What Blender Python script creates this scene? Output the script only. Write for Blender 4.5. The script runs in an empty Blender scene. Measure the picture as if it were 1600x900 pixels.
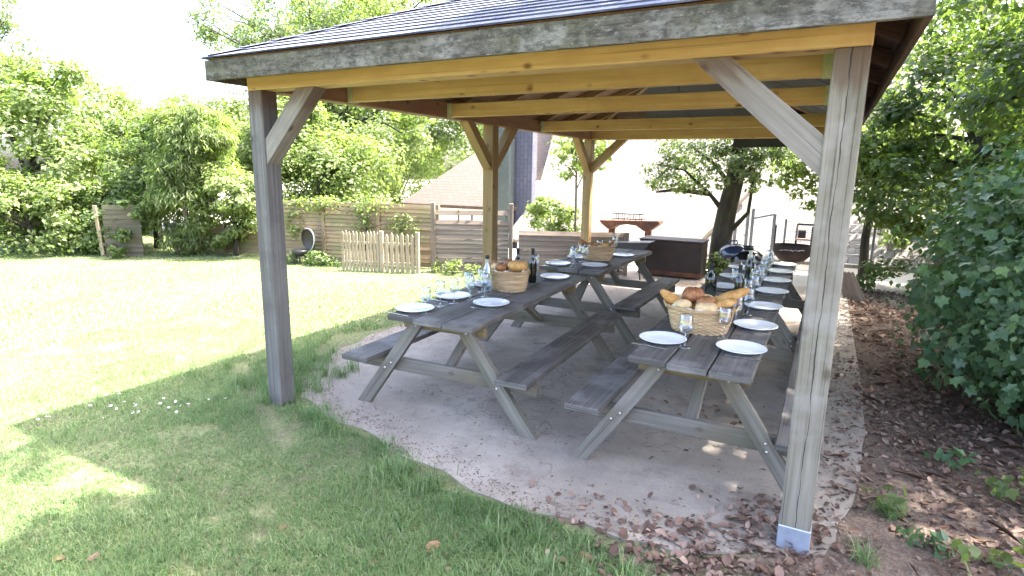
import bpy, bmesh, math, random
import numpy as np
from mathutils import Vector, Matrix, Quaternion

PI = math.pi
rnd = random.Random(11)
rng = np.random.default_rng(7)
scene = bpy.context.scene
COL = scene.collection

# ------------------------------------------------------------------ object helpers
def tag(o, label=None, cat=None, group=None, kind=None):
    if label: o['label'] = label
    if cat: o['category'] = cat
    if group: o['group'] = group
    if kind: o['kind'] = kind
    return o

def thing(name, label, cat, loc=(0, 0, 0), rz=0.0, group=None):
    o = bpy.data.objects.new(name, None)
    o.empty_display_size = 0.1
    COL.objects.link(o)
    o.location = loc
    o.rotation_euler = (0, 0, rz)
    return tag(o, label, cat, group)

def link_mesh(name, me, mat=None, parent=None, smooth=False):
    if mat: me.materials.append(mat)
    if smooth:
        me.polygons.foreach_set('use_smooth', np.ones(len(me.polygons), dtype=bool))
    o = bpy.data.objects.new(name, me)
    COL.objects.link(o)
    if parent: o.parent = parent
    return o

def np_mesh(name, V, F):
    """V (n,3) float, F (m,k) int"""
    V = np.asarray(V, dtype=np.float32); F = np.asarray(F, dtype=np.int32)
    me = bpy.data.meshes.new(name)
    m, k = F.shape
    me.vertices.add(len(V)); me.vertices.foreach_set('co', V.ravel())
    me.loops.add(m * k); me.loops.foreach_set('vertex_index', F.ravel())
    me.polygons.add(m)
    me.polygons.foreach_set('loop_start', np.arange(0, m * k, k, dtype=np.int32))
    me.update(calc_edges=True)
    me.validate()
    return me

def copy_tree(o, parent=None):
    c = o.copy(); COL.objects.link(c)
    if parent: c.parent = parent
    for ch in list(o.children): copy_tree(ch, c)
    return c

class MB:
    """collects shapes into ONE mesh, with UVs in metres along the grain"""
    def __init__(self):
        self.bm = bmesh.new(); self.uv = self.bm.loops.layers.uv.new('UVMap')
    def bar(self, p0, p1, w, h, up=(0, 0, 1), bevel=0.004, wob=0.0):
        """a sawn bar from p0 to p1; w sideways, h along up"""
        p0 = Vector(p0); p1 = Vector(p1); L = (p1 - p0).length
        x = (p1 - p0).normalized(); u = Vector(up)
        y = u.cross(x)
        if y.length < 1e-4: y = Vector((0, 1, 0)).cross(x)
        y.normalize(); z = x.cross(y)
        t = bmesh.new(); uvl = t.loops.layers.uv.new('UVMap')
        bmesh.ops.create_cube(t, size=1.0)
        for v in t.verts: v.co = Vector((v.co.x * L, v.co.y * w, v.co.z * h))
        if bevel > 0:
            bmesh.ops.bevel(t, geom=list(t.edges), offset=min(bevel, w * .3, h * .3), segments=1, affect='EDGES', profile=.5)
        ou, ov = rnd.uniform(0, 50), rnd.uniform(0, 50)
        for f in t.faces:
            n = f.normal
            for l in f.loops:
                c = l.vert.co
                if abs(n.x) > .8: l[uvl].uv = (ou + c.y * .4, ov + c.z)
                elif abs(n.y) > abs(n.z): l[uvl].uv = (ou + c.x, ov + c.z + 3)
                else: l[uvl].uv = (ou + c.x, ov + c.y)
        M = Matrix((x, y, z)).transposed().to_4x4(); M.translation = (p0 + p1) / 2
        t.transform(M)
        me = bpy.data.meshes.new('tmp'); t.to_mesh(me); t.free()
        self.bm.from_mesh(me); bpy.data.meshes.remove(me)
        return self
    def box(self, x0, x1, y0, y1, z0, z1, bevel=0.004, axis=None):
        d = (x1 - x0, y1 - y0, z1 - z0)
        if axis is None: axis = max(range(3), key=lambda i: d[i])
        c = Vector(((x0 + x1) / 2, (y0 + y1) / 2, (z0 + z1) / 2))
        e = Vector((0, 0, 0)); e[axis] = d[axis] / 2
        if axis == 0: self.bar(c - e, c + e, d[1], d[2], (0, 0, 1), bevel)
        elif axis == 1: self.bar(c - e, c + e, d[0], d[2], (0, 0, 1), bevel)
        else: self.bar(c - e, c + e, d[0], d[1], (0, 1, 0), bevel)
        return self
    def tube(self, pts, rad, seg=8, cap=True):
        pts = [Vector(p) for p in pts]
        if not hasattr(rad, '__len__'): rad = [rad] * len(pts)
        rings = []; prev = None
        for i, p in enumerate(pts):
            d = (pts[min(i + 1, len(pts) - 1)] - pts[max(i - 1, 0)]).normalized()
            if prev is None:
                a = Vector((0, 0, 1)) if abs(d.z) < .9 else Vector((1, 0, 0))
                n = d.cross(a).normalized()
            else:
                n = (prev - d * prev.dot(d)).normalized()
            prev = n; b = d.cross(n)
            rings.append([self.bm.verts.new(p + (n * math.cos(2 * PI * k / seg) + b * math.sin(2 * PI * k / seg)) * rad[i]) for k in range(seg)])
        ln = 0
        for i in range(len(rings) - 1):
            d = (pts[i + 1] - pts[i]).length
            for k in range(seg):
                f = self.bm.faces.new((rings[i][k], rings[i][(k + 1) % seg], rings[i + 1][(k + 1) % seg], rings[i + 1][k]))
                f.smooth = True
                r = max(rad[i], .01)
                us = [(ln, k / seg * 6.28 * r), (ln, (k + 1) / seg * 6.28 * r), (ln + d, (k + 1) / seg * 6.28 * r), (ln + d, k / seg * 6.28 * r)]
                for l, q in zip(f.loops, us): l[self.uv].uv = q
            ln += d
        if cap:
            self.bm.faces.new(list(reversed(rings[0]))); self.bm.faces.new(rings[-1])
        return self
    def lathe(self, prof, seg=24, sx=1.0, sy=1.0, c=(0, 0, 0), close=False):
        """profile [(r,z)] spun about z"""
        c = Vector(c); rings = []
        for r, z in prof:
            if r < 1e-5: rings.append([self.bm.verts.new(c + Vector((0, 0, z)))])
            else: rings.append([self.bm.verts.new(c + Vector((r * sx * math.cos(2 * PI * k / seg), r * sy * math.sin(2 * PI * k / seg), z))) for k in range(seg)])
        n = len(rings)
        for i in range(n if close else n - 1):
            a, b = rings[i], rings[(i + 1) % n]
            for k in range(seg):
                if len(a) == 1 and len(b) == 1: continue
                if len(a) == 1: vs = (a[0], b[(k + 1) % seg], b[k])
                elif len(b) == 1: vs = (a[k], a[(k + 1) % seg], b[0])
                else: vs = (a[k], a[(k + 1) % seg], b[(k + 1) % seg], b[k])
                f = self.bm.faces.new(vs); f.smooth = True
        return self
    def poly_prism(self, pts2, map3, thick):
        """pts2 outline; map3(u,v,w) -> 3D; thickness along w"""
        a = [self.bm.verts.new(map3(u, v, 0)) for u, v in pts2]
        b = [self.bm.verts.new(map3(u, v, thick)) for u, v in pts2]
        n = len(pts2)
        fs = [self.bm.faces.new(a), self.bm.faces.new(list(reversed(b)))]
        for i in range(n):
            fs.append(self.bm.faces.new((a[(i + 1) % n], a[i], b[i], b[(i + 1) % n])))
        for f in fs[:2]:
            for l, (u, v) in zip(f.loops, pts2 if f is fs[0] else list(reversed(pts2))): l[self.uv].uv = (u, v)
        for i, f in enumerate(fs[2:]):
            for l in f.loops: l[self.uv].uv = (l.vert.co.x + l.vert.co.y, l.vert.co.z)
        return self
    def build(self, name, mat, parent=None, smooth=None):
        bmesh.ops.recalc_face_normals(self.bm, faces=self.bm.faces)
        me = bpy.data.meshes.new(name); self.bm.to_mesh(me); self.bm.free()
        return link_mesh(name, me, mat, parent)

# ------------------------------------------------------------------ material helpers
class G:
    def __init__(self, name):
        self.m = bpy.data.materials.new(name); self.m.use_nodes = True
        self.t = self.m.node_tree; self.b = self.t.nodes['Principled BSDF']; self.out = self.t.nodes['Material Output']
    def n(self, typ, props=None, **ins):
        nd = self.t.nodes.new(typ)
        for k, v in (props or {}).items(): setattr(nd, k, v)
        for k, v in ins.items():
            key = k.replace('_', ' ')
            if key.isdigit(): key = int(key)
            self.set(nd.inputs[key], v)
        return nd
    def set(self, sock, v):
        if isinstance(v, bpy.types.NodeSocket): self.t.links.new(v, sock)
        else:
            if hasattr(sock.default_value, '__len__') and not isinstance(v, str):
                v = tuple(v)
                if len(v) == 3 and len(sock.default_value) == 4: v = v + (1,)
            sock.default_value = v
    def coord(self, kind='Object'): return self.n('ShaderNodeTexCoord').outputs[kind]
    def mapv(self, v, scale=(1, 1, 1), loc=(0, 0, 0), rot=(0, 0, 0)):
        return self.n('ShaderNodeMapping', Vector=v, Scale=scale, Location=loc, Rotation=rot).outputs[0]
    def noise(self, v, scale=5, detail=4, rough=.55, dist=0.0):
        return self.n('ShaderNodeTexNoise', Vector=v, Scale=scale, Detail=detail, Roughness=rough, Distortion=dist).outputs['Fac']
    def ramp(self, f, stops, interp='LINEAR'):
        nd = self.t.nodes.new('ShaderNodeValToRGB'); cr = nd.color_ramp; cr.interpolation = interp
        while len(cr.elements) > 1: cr.elements.remove(cr.elements[-1])
        for i, (p, c) in enumerate(stops):
            e = cr.elements[0] if i == 0 else cr.elements.new(p)
            e.position = p
            if not hasattr(c, '__len__'): c = (c, c, c)
            e.color = tuple(c) + (1,) if len(c) == 3 else c
        self.t.links.new(f, nd.inputs[0]); return nd.outputs[0]
    def mix(self, f, a, b, mode='MIX'):
        nd = self.t.nodes.new('ShaderNodeMix'); nd.data_type = 'RGBA'; nd.blend_type = mode
        self.set(nd.inputs[0], f); self.set(nd.inputs[6], a); self.set(nd.inputs[7], b); return nd.outputs[2]
    def math(self, op, a, b=0.0, clamp=False):
        nd = self.t.nodes.new('ShaderNodeMath'); nd.operation = op; nd.use_clamp = clamp
        self.set(nd.inputs[0], a); self.set(nd.inputs[1], b); return nd.outputs[0]
    def bump(self, h, strength=.3, dist=.01):
        nd = self.n('ShaderNodeBump', Height=h, Strength=strength, Distance=dist)
        self.t.links.new(nd.outputs[0], self.b.inputs['Normal']); return nd.outputs[0]
    def base(self, c): self.set(self.b.inputs['Base Color'], c)
    def rough(self, r): self.set(self.b.inputs['Roughness'], r)

def wood(name, cols, knots=0.0, cracks=.4, moss=None, rough=.8, gv=45, crackline=False, spec=.3, stain=None, blotch=False, topstain=None):
    """sawn timber: grain runs along U"""
    g = G(name); uv = g.coord('UV')
    n1 = g.noise(g.mapv(uv, (1.2, gv, 1)), 1.0, 5, .6, .4)
    n2 = g.noise(g.mapv(uv, (.7, 9, 1)), 1.0, 3, .5, .2)
    n3 = g.noise(g.mapv(uv, (2.0, 3.0, 1), (7, 3, 0)), 1.0, 3, .6)
    f = g.math('ADD', g.math('MULTIPLY', n1, .55), g.math('MULTIPLY', n2, .45))
    c = g.ramp(f, [(.32, cols[0]), (.5, cols[1]), (.68, cols[2])])
    c = g.mix(g.ramp(n3, [(.35, 0.0), (.75, .45)]), c, cols[0])
    fine = g.noise(g.mapv(uv, (.8, gv * 2.4, 1), (1, 2, 0)), 1.0, 2, .5)
    ck = g.ramp(fine, [(.30, 1.0), (.40, 0.0)])
    c = g.mix(g.math('MULTIPLY', ck, cracks), c, tuple(x * .22 for x in cols[0]))
    hgt = g.math('SUBTRACT', g.math('MULTIPLY', n1, .6), g.math('MULTIPLY', ck, .5))
    if knots > 0:
        vo = g.n('ShaderNodeTexVoronoi', Vector=g.mapv(uv, (5.5, 8.5, 1)), Scale=1.0)
        sel = g.ramp(vo.outputs['Color'], [(.42, 0.0), (.45, 1.0)])
        k = g.ramp(vo.outputs['Distance'], [(.09, 1.0), (.14, .6), (.22, 0.0)])
        k = g.math('MULTIPLY', g.math('MULTIPLY', k, sel), knots)
        c = g.mix(k, c, (cols[0][0] * .28, cols[0][1] * .18, cols[0][2] * .15))
    if moss:
        nm = g.noise(g.coord('Object'), 2.2, 5, .65)
        c = g.mix(g.ramp(nm, [(.45, 0.0), (.7, moss[3])]), c, moss[:3])
    if stain:
        ns = g.noise(g.coord('Object'), 3.1, 4, .6)
        c = g.mix(g.ramp(ns, [(.5, 0.0), (.62, stain[3])]), c, stain[:3])
    if blotch:
        nb = g.noise(g.mapv(uv, (11, 22, 1)), 1.0, 6, .8)
        c = g.mix(g.ramp(nb, [(.42, .75), (.55, 0.0)]), c, tuple(x * .55 for x in cols[0]))
        c = g.mix(g.ramp(g.noise(g.mapv(uv, (16, 40, 1), (3, 1, 0)), 1.0, 5, .8), [(.56, 0.0), (.70, .6)]), c, (.30, .295, .27))
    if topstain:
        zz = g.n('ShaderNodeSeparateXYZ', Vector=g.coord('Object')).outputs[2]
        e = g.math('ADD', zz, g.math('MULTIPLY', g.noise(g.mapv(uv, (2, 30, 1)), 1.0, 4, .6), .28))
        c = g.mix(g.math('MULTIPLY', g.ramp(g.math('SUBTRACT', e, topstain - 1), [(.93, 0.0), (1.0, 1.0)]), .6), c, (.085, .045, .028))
    if crackline:
        wv = g.n('ShaderNodeSeparateXYZ', Vector=g.coord('Object'))
        nw = g.noise(g.mapv(g.coord('Object'), (0, 0, 2.2)), 1.0, 4, .6)
        d = g.math('ABSOLUTE', g.math('ADD', wv.outputs[0], g.math('MULTIPLY', g.math('SUBTRACT', nw, .5), .06)))
        wd = g.noise(g.mapv(g.coord('Object'), (0, 0, 3.7), (0, 0, 5)), 1.0, 2, .5)
        line = g.math('LESS_THAN', d, g.math('MULTIPLY', g.ramp(wd, [(.4, 0.2), (.6, 1.0)]), .0036))
        c = g.mix(g.math('MULTIPLY', line, .85), c, (.025, .022, .02))
        hgt = g.math('SUBTRACT', hgt, g.math('MULTIPLY', line, 2.0))
    g.base(c); g.rough(rough); g.b.inputs['Specular IOR Level'].default_value = spec
    g.bump(hgt, .5, .004)
    return g.m

def flat(name, col, rough=.5, metal=0.0, var=.12, scale=8, spec=.5, bump=0.0):
    g = G(name); n = g.noise(g.coord('Object'), scale, 4, .6)
    c = g.mix(g.ramp(n, [(.3, 0.0), (.7, 1.0)]), tuple(x * (1 - var) for x in col), tuple(min(1, x * (1 + var)) for x in col))
    g.base(c); g.rough(rough); g.b.inputs['Metallic'].default_value = metal; g.b.inputs['Specular IOR Level'].default_value = spec
    if bump: g.bump(g.noise(g.coord('Object'), scale * 6, 3), bump, .004)
    return g.m

def leafmat(name, cols, transl=.35, rough=.5, spec=.35, clump=.8, tcol=None):
    g = G(name)
    ri = g.n('ShaderNodeNewGeometry').outputs['Random Per Island']
    c = g.ramp(ri, [(i / (len(cols) - 1), cc) for i, cc in enumerate(cols)])
    n = g.noise(g.coord('Object'), clump, 3, .6)
    c = g.mix(g.ramp(n, [(.35, 0.0), (.65, .6)]), c, cols[0])
    g.base(c); g.rough(rough); g.b.inputs['Specular IOR Level'].default_value = spec
    tr = g.n('ShaderNodeBsdfTranslucent', Color=g.mix(.75, c, tcol or (.22, .34, .04)))
    mx = g.n('ShaderNodeMixShader', Fac=transl)
    g.t.links.new(g.b.outputs[0], mx.inputs[1]); g.t.links.new(tr.outputs[0], mx.inputs[2])
    g.t.links.new(mx.outputs[0], g.out.inputs[0])
    return g.m

M = {}
M['post'] = wood('weathered_post', [(.10, .088, .07), (.185, .168, .138), (.275, .255, .215)], knots=.7, cracks=.6, moss=(.11, .115, .07, .3), stain=(.09, .08, .07, .5), rough=.85, topstain=2.33)
M['post_split'] = wood('weathered_split_post', [(.115, .10, .076), (.205, .185, .148), (.30, .275, .23)], knots=.6, cracks=.7, moss=(.135, .14, .07, .4), stain=(.30, .285, .26, .45), rough=.85, crackline=True, topstain=2.30)
M['brace'] = wood('weathered_brace', [(.12, .105, .082), (.22, .20, .17), (.32, .30, .265)], knots=.8, cracks=.6, stain=(.14, .12, .10, .4), rough=.85, topstain=2.34)
M['post_new'] = wood('oiled_post', [(.18, .115, .05), (.28, .19, .085), (.36, .26, .13)], knots=.7, cracks=.15, moss=(.16, .15, .06, .4), rough=.7)
M['pine'] = wood('yellow_pine', [(.32, .205, .075), (.44, .30, .12), (.54, .40, .19)], knots=1.0, cracks=.3, stain=(.36, .22, .09, .5), rough=.6, gv=26)
M['pine_red'] = wood('red_pine_boards', [(.15, .085, .045), (.23, .135, .07), (.30, .19, .105)], knots=.8, cracks=.2, rough=.65)
M['fascia'] = wood('weathered_fascia', [(.05, .046, .036), (.105, .098, .077), (.18, .17, .142)], knots=.0, cracks=.6, moss=(.085, .09, .045, .7), stain=(.24, .235, .21, .5), rough=.95, gv=30, blotch=True)
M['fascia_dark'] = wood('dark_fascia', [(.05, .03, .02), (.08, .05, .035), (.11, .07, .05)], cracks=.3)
M['table_top'] = wood('weathered_table_plank', [(.048, .042, .038), (.104, .095, .087), (.19, .175, .163)], knots=.5, cracks=.7, rough=.68, stain=(.23, .215, .205, .5), spec=.4)
M['table_frame'] = wood('weathered_table_frame', [(.085, .076, .064), (.165, .150, .130), (.25, .232, .205)], knots=.5, cracks=.5, moss=(.135, .135, .06, .35), stain=(.16, .12, .08, .35), rough=.85)
M['bearer'] = wood('new_bearer', [(.12, .085, .045), (.18, .135, .075), (.24, .19, .115)], knots=.5, cracks=.2, moss=(.11, .12, .04, .5))
M['fence_a'] = wood('fence_board_tan', [(.15, .105, .06), (.23, .17, .10), (.31, .24, .155)], cracks=.3, moss=(.12, .16, .05, .55))
M['fence_b'] = wood('fence_board_grey', [(.12, .092, .07), (.20, .158, .125), (.29, .24, .20)], cracks=.45, moss=(.15, .14, .09, .3))
M['fence_dark'] = wood('mossy_dark_board', [(.06, .05, .038), (.11, .09, .065), (.17, .14, .10)], cracks=.5, moss=(.07, .09, .035, .7))
M['picket'] = wood('picket_wood', [(.20, .155, .10), (.31, .25, .17), (.40, .34, .25)], cracks=.3)
M['zinc'] = flat('galvanised_shoe', (.34, .38, .46), .45, .5, .15, 12)
M['bolt'] = flat('zinc_bolt', (.6, .6, .6), .35, .9)
M['steel'] = flat('brushed_steel', (.62, .62, .64), .22, 1.0, .05)
M['black_metal'] = flat('black_metal', (.016, .016, .018), .45, 0.0, .2)
M['enamel'] = flat('black_enamel', (.010, .011, .016), .14, 0.0, .1, 4, .7)
M['enamel_blue'] = flat('blue_black_enamel', (.025, .035, .075), .16, 0.0, .1, 4, .8)
M['grey_metal'] = flat('grey_gate_metal', (.16, .17, .19), .5, .3)
M['white_plate'] = flat('white_porcelain', (.80, .82, .84), .12, 0.0, .02, 3, .6)
M['linen'] = flat('pale_linen', (.72, .66, .52), .9, 0, .06, 30, .2)
M['panel'] = flat('dark_roof_panel', (.03, .037, .04), .7, 0, .25, 40, .3)
M['panel_green'] = flat('green_grey_panel', (.075, .10, .085), .7, 0, .3, 120, .3)
M['patch'] = flat('pale_green_paint', (.36, .38, .22), .8, 0, .2, 15, .2)
M['plaster'] = flat('white_plaster', (.78, .77, .73), .9, 0, .05, 2, .2)
M['flue'] = flat('grey_green_metal', (.055, .068, .066), .6, 0, .15)
M['paper'] = flat('pale_label_paper', (.55, .53, .42), .8, 0, .2, 30)

def corten():
    g = G('rusty_steel'); co = g.coord()
    n = g.noise(co, 5, 6, .65); n2 = g.noise(g.mapv(co, (3, 3, .6)), 4, 4)
    c = g.ramp(n, [(.3, (.008, .0045, .004)), (.5, (.014, .006, .005)), (.7, (.028, .011, .007))])
    c = g.mix(g.ramp(n2, [(.55, 0.0), (.75, .5)]), c, (.02, .012, .01))
    g.base(c); g.rough(.7); g.bump(n, .2, .004); return g.m
M['rust'] = corten()
def corten_or():
    g = G('orange_rust'); n = g.noise(g.coord(), 4, 6, .65)
    g.base(g.ramp(n, [(.3, (.04, .014, .008)), (.55, (.10, .035, .014)), (.75, (.17, .07, .028))])); g.rough(.75); return g.m
M['rust_orange'] = corten_or()

def thin_glass(name, tint=(1, 1, 1), refl=1.0):
    g = G(name); t = g.t
    lw = g.n('ShaderNodeLayerWeight', Blend=.35)
    tr = g.n('ShaderNodeBsdfTransparent', Color=tint)
    gl = g.n('ShaderNodeBsdfGlossy', Color=(.9, .92, .95), Roughness=.03)
    mx = g.n('ShaderNodeMixShader', Fac=g.math('ADD', g.math('MULTIPLY', lw.outputs['Facing'], .5 * refl), .09))
    t.links.new(tr.outputs[0], mx.inputs[1]); t.links.new(gl.outputs[0], mx.inputs[2]); t.links.new(mx.outputs[0], g.out.inputs[0])
    return g.m
M['glass'] = thin_glass('wine_glass_clear', (.93, .95, .96))
def bottle_glass():
    g = G('dark_bottle_glass'); g.base((.008, .012, .006)); g.rough(.06); g.b.inputs['Specular IOR Level'].default_value = .7
    g.b.inputs['Coat Weight'].default_value = .3; return g.m
M['bottle'] = bottle_glass()

def bread(name, c0, c1, c2):
    g = G(name); co = g.coord(); n = g.noise(co, 22, 5, .6); n2 = g.noise(co, 90, 3, .6)
    g.base(g.mix(g.ramp(n2, [(.6, 0.0), (.8, .4)]), g.ramp(n, [(.3, c0), (.52, c1), (.7, c2)]), (.75, .62, .42)))
    g.rough(.7); g.bump(n, .4, .01); return g.m
M['bread_gold'] = bread('golden_crust', (.30, .13, .03), (.48, .25, .07), (.62, .38, .14))
M['bread_brown'] = bread('brown_crust', (.15, .05, .02), (.26, .10, .035), (.42, .20, .08))
M['bread_pale'] = bread('pale_crust', (.45, .28, .12), (.58, .40, .20), (.68, .52, .30))

def wicker():
    g = G('wicker'); co = g.coord()
    n = g.noise(g.mapv(co, (6, 6, 60)), 1.0, 4, .6)
    g.base(g.ramp(n, [(.3, (.28, .17, .075)), (.5, (.48, .33, .18)), (.7, (.62, .47, .30))])); g.rough(.65); return g.m
M['wicker'] = wicker()

def concrete():
    g = G('dusty_concrete'); co = g.coord()
    big = g.noise(co, .9, 5, .62); mid = g.noise(co, 5, 5, .7); fine = g.noise(co, 70, 4, .7); grit = g.noise(co, 260, 2, .6)
    c = g.ramp(big, [(.3, (.19, .16, .13)), (.5, (.285, .247, .206)), (.7, (.37, .325, .28))])
    c = g.mix(g.ramp(mid, [(.45, 0.0), (.70, .65)]), c, (.19, .165, .143))
    c = g.mix(g.ramp(fine, [(.35, .3), (.5, 0.0)]), c, (.11, .09, .075))
    sp = g.n('ShaderNodeTexVoronoi', Vector=co, Scale=14.0)
    dots = g.math('MULTIPLY', g.ramp(sp.outputs['Distance'], [(.10, 1.0), (.17, 0.0)]), g.ramp(sp.outputs['Color'], [(.55, 0.0), (.6, 1.0)]))
    c = g.mix(g.math('MULTIPLY', dots, .8), c, (.07, .045, .03))
    sp2 = g.n('ShaderNodeTexVoronoi', Vector=co, Scale=43.0)
    dots2 = g.math('MULTIPLY', g.ramp(sp2.outputs['Distance'], [(.12, 1.0), (.2, 0.0)]), g.ramp(sp2.outputs['Color'], [(.6, 0.0), (.65, 1.0)]))
    c = g.mix(g.math('MULTIPLY', dots2, .55), c, (.10, .065, .045))
    cr = g.n('ShaderNodeTexVoronoi', {'feature': 'DISTANCE_TO_EDGE'}, Vector=g.n('ShaderNodeVectorMath', {'operation': 'ADD'}, **{'0': co, '1': g.n('ShaderNodeTexNoise', Vector=co, Scale=4.0, Detail=4.0).outputs['Color']}).outputs[0], Scale=.55)
    c = g.mix(g.ramp(cr.outputs['Distance'], [(.0, .55), (.006, 0.0)]), c, (.07, .055, .045))
    st = g.noise(g.mapv(co, (1, 1, 1), (3, 9, 0)), 2.4, 6, .7)
    c = g.mix(g.ramp(st, [(.56, 0.0), (.66, .5)]), c, (.13, .10, .08))
    g.base(c); g.rough(.9); g.b.inputs['Specular IOR Level'].default_value = .25
    g.bump(g.math('ADD', g.math('MULTIPLY', fine, .6), g.math('MULTIPLY', grit, .5)), .35, .006)
    return g.m
M['concrete'] = concrete()

def ground_mat():
    g = G('lawn_and_soil'); co = g.coord()
    n = g.noise(co, 1.1, 5, .65); f = g.noise(co, 38, 4, .7); v = g.noise(co, 150, 2, .6); st = g.noise(g.mapv(co, (3, 9, 1), (0, 0, 0), (0, 0, .5)), 9, 3, .6)
    grass = g.ramp(f, [(.3, (.05, .06, .028)), (.5, (.12, .145, .06)), (.7, (.22, .235, .12))])
    grass = g.mix(g.ramp(n, [(.4, 0.0), (.7, .55)]), grass, (.21, .20, .12))
    grass = g.mix(g.ramp(st, [(.5, 0.0), (.72, .4)]), grass, (.21, .205, .10))
    soil = g.ramp(f, [(.3, (.11, .08, .062)), (.55, (.20, .152, .122)), (.75, (.29, .235, .195))])
    soil = g.mix(g.ramp(v, [(.45, .5), (.6, 0.0)]), soil, (.05, .034, .026))
    xyz = g.n('ShaderNodeSeparateXYZ', Vector=co)
    edge = g.math('ADD', xyz.outputs[0], g.math('MULTIPLY', g.math('SUBTRACT', g.noise(co, 2.3, 4, .6), .5), .9))
    # bare dirt beside and in front of the slab
    right = g.ramp(g.math('MULTIPLY', g.math('SUBTRACT', edge, 3.0), .8), [(.0, 0.0), (.5, 1.0)])
    dx = g.math('SUBTRACT', xyz.outputs[0], .0); dy = g.math('SUBTRACT', xyz.outputs[1], .9)
    near = g.math('SQRT', g.math('ADD', g.math('MULTIPLY', dx, dx), g.math('MULTIPLY', dy, dy)))
    bare = g.ramp(g.math('ADD', near, g.math('MULTIPLY', g.noise(co, 3.1, 4, .6), .8)), [(.75, 1.0), (1.0, 0.0)])
    patch = g.ramp(g.noise(co, 2.6, 5, .65), [(.52, 0.0), (.66, .6)])
    k = g.math('MAXIMUM', g.math('MAXIMUM', right, bare), patch)
    far = g.ramp(g.math('MULTIPLY', xyz.outputs[1], .1), [(.68, 0.0), (.74, 1.0)])
    c = g.mix(k, grass, soil)
    c = g.mix(g.math('MULTIPLY', far, .9), c, (.34, .32, .28))
    g.base(c); g.rough(.95); g.b.inputs['Specular IOR Level'].default_value = .15
    g.bump(g.math('ADD', f, v), .6, .02)
    return g.m
M['ground'] = ground_mat()

def shingle_mat():
    g = G('blue_grey_shingles'); uv = g.coord('UV')
    br = g.n('ShaderNodeTexBrick', {'offset': .5, 'squash': 1.0}, Vector=uv, Color1=(.185, .20, .275), Color2=(.14, .155, .215), Mortar=(.03, .03, .04), Scale=1.0, Mortar_Size=.006, Brick_Width=.32, Row_Height=.13)
    n = g.noise(g.coord(), 3, 5, .65); n2 = g.noise(g.coord(), 160, 2, .6)
    c = g.mix(g.ramp(n, [(.45, 0.0), (.7, .45)]), br.outputs[0], (.24, .24, .26))
    c = g.mix(g.ramp(n2, [(.4, .35), (.6, 0.0)]), c, (.06, .065, .085))
    g.base(c); g.rough(.9); g.b.inputs['Specular IOR Level'].default_value = .15; g.bump(n2, .4, .004); return g.m
M['shingle'] = shingle_mat()

def tile_mat(name, a, b, mo, rows=.16):
    g = G(name); uv = g.coord('UV')
    br = g.n('ShaderNodeTexBrick', {'offset': .5}, Vector=uv, Color1=a, Color2=b, Mortar=mo, Scale=1.0, Mortar_Size=.012, Brick_Width=.26, Row_Height=rows)
    n = g.noise(g.coord(), 1.2, 4, .6)
    c = g.mix(g.ramp(n, [(.4, 0.0), (.7, .45)]), br.outputs[0], tuple(x * .75 for x in a))
    g.base(c); g.rough(.85); g.bump(br.outputs['Fac'], .35, .02); return g.m
M['tile_pink'] = tile_mat('pinkish_roof_tiles', (.085, .066, .057), (.068, .051, .043), (.04, .027, .022))
M['tile_pale'] = tile_mat('pale_roof_tiles', (.175, .158, .142), (.14, .125, .112), (.075, .055, .045), .24)

M['slate'] = tile_mat('blue_slate', (.062, .065, .095), (.078, .082, .112), (.045, .046, .06), .13)
M['bark'] = wood('dark_bark', [(.018, .015, .012), (.042, .036, .03), (.08, .07, .058)], cracks=.7, gv=14, moss=(.07, .085, .03, .5), rough=.95)
M['twig'] = wood('pale_bark', [(.08, .065, .05), (.15, .13, .10), (.22, .20, .16)], cracks=.5, gv=20, rough=.95)
M['leaf_sun'] = leafmat('sunny_leaves', [(.075, .105, .035), (.13, .175, .06), (.20, .245, .10), (.30, .33, .18)], .52)
M['leaf_yel'] = leafmat('yellow_green_leaves', [(.11, .145, .045), (.18, .225, .075), (.26, .30, .12), (.36, .38, .20)], .55)
M['leaf_mid'] = leafmat('mid_green_leaves', [(.05, .08, .028), (.085, .13, .045), (.13, .18, .07), (.21, .25, .12)], .48)
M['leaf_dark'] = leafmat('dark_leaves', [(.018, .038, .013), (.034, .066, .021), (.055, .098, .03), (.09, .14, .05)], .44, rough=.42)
M['leaf_grey'] = leafmat('grey_green_leaves', [(.06, .08, .05), (.10, .13, .075), (.14, .175, .105), (.20, .225, .15)], .45)
M['leaf_blue'] = leafmat('blue_green_leaves', [(.04, .085, .04), (.075, .14, .066), (.115, .20, .09), (.18, .28, .11)], .33, rough=.42, spec=.5, tcol=(.12, .28, .05))
M['grass'] = leafmat('grass_blades', [(.07, .135, .045), (.13, .22, .078), (.20, .295, .115), (.36, .38, .23)], .36, rough=.6, spec=.2, clump=1.3, tcol=(.22, .33, .11))
M['dead_leaf'] = leafmat('dead_leaves', [(.07, .042, .031), (.145, .090, .067), (.23, .15, .115), (.36, .265, .21)], .08, rough=.75, spec=.2, clump=3, tcol=(.3, .15, .06))
M['dead_tan'] = leafmat('tan_leaf', [(.22, .11, .065), (.30, .17, .10)], .1, rough=.7, tcol=(.3, .15, .06))
M['daisy'] = flat('daisy_white', (.8, .8, .78), .8, 0, .03)

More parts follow.
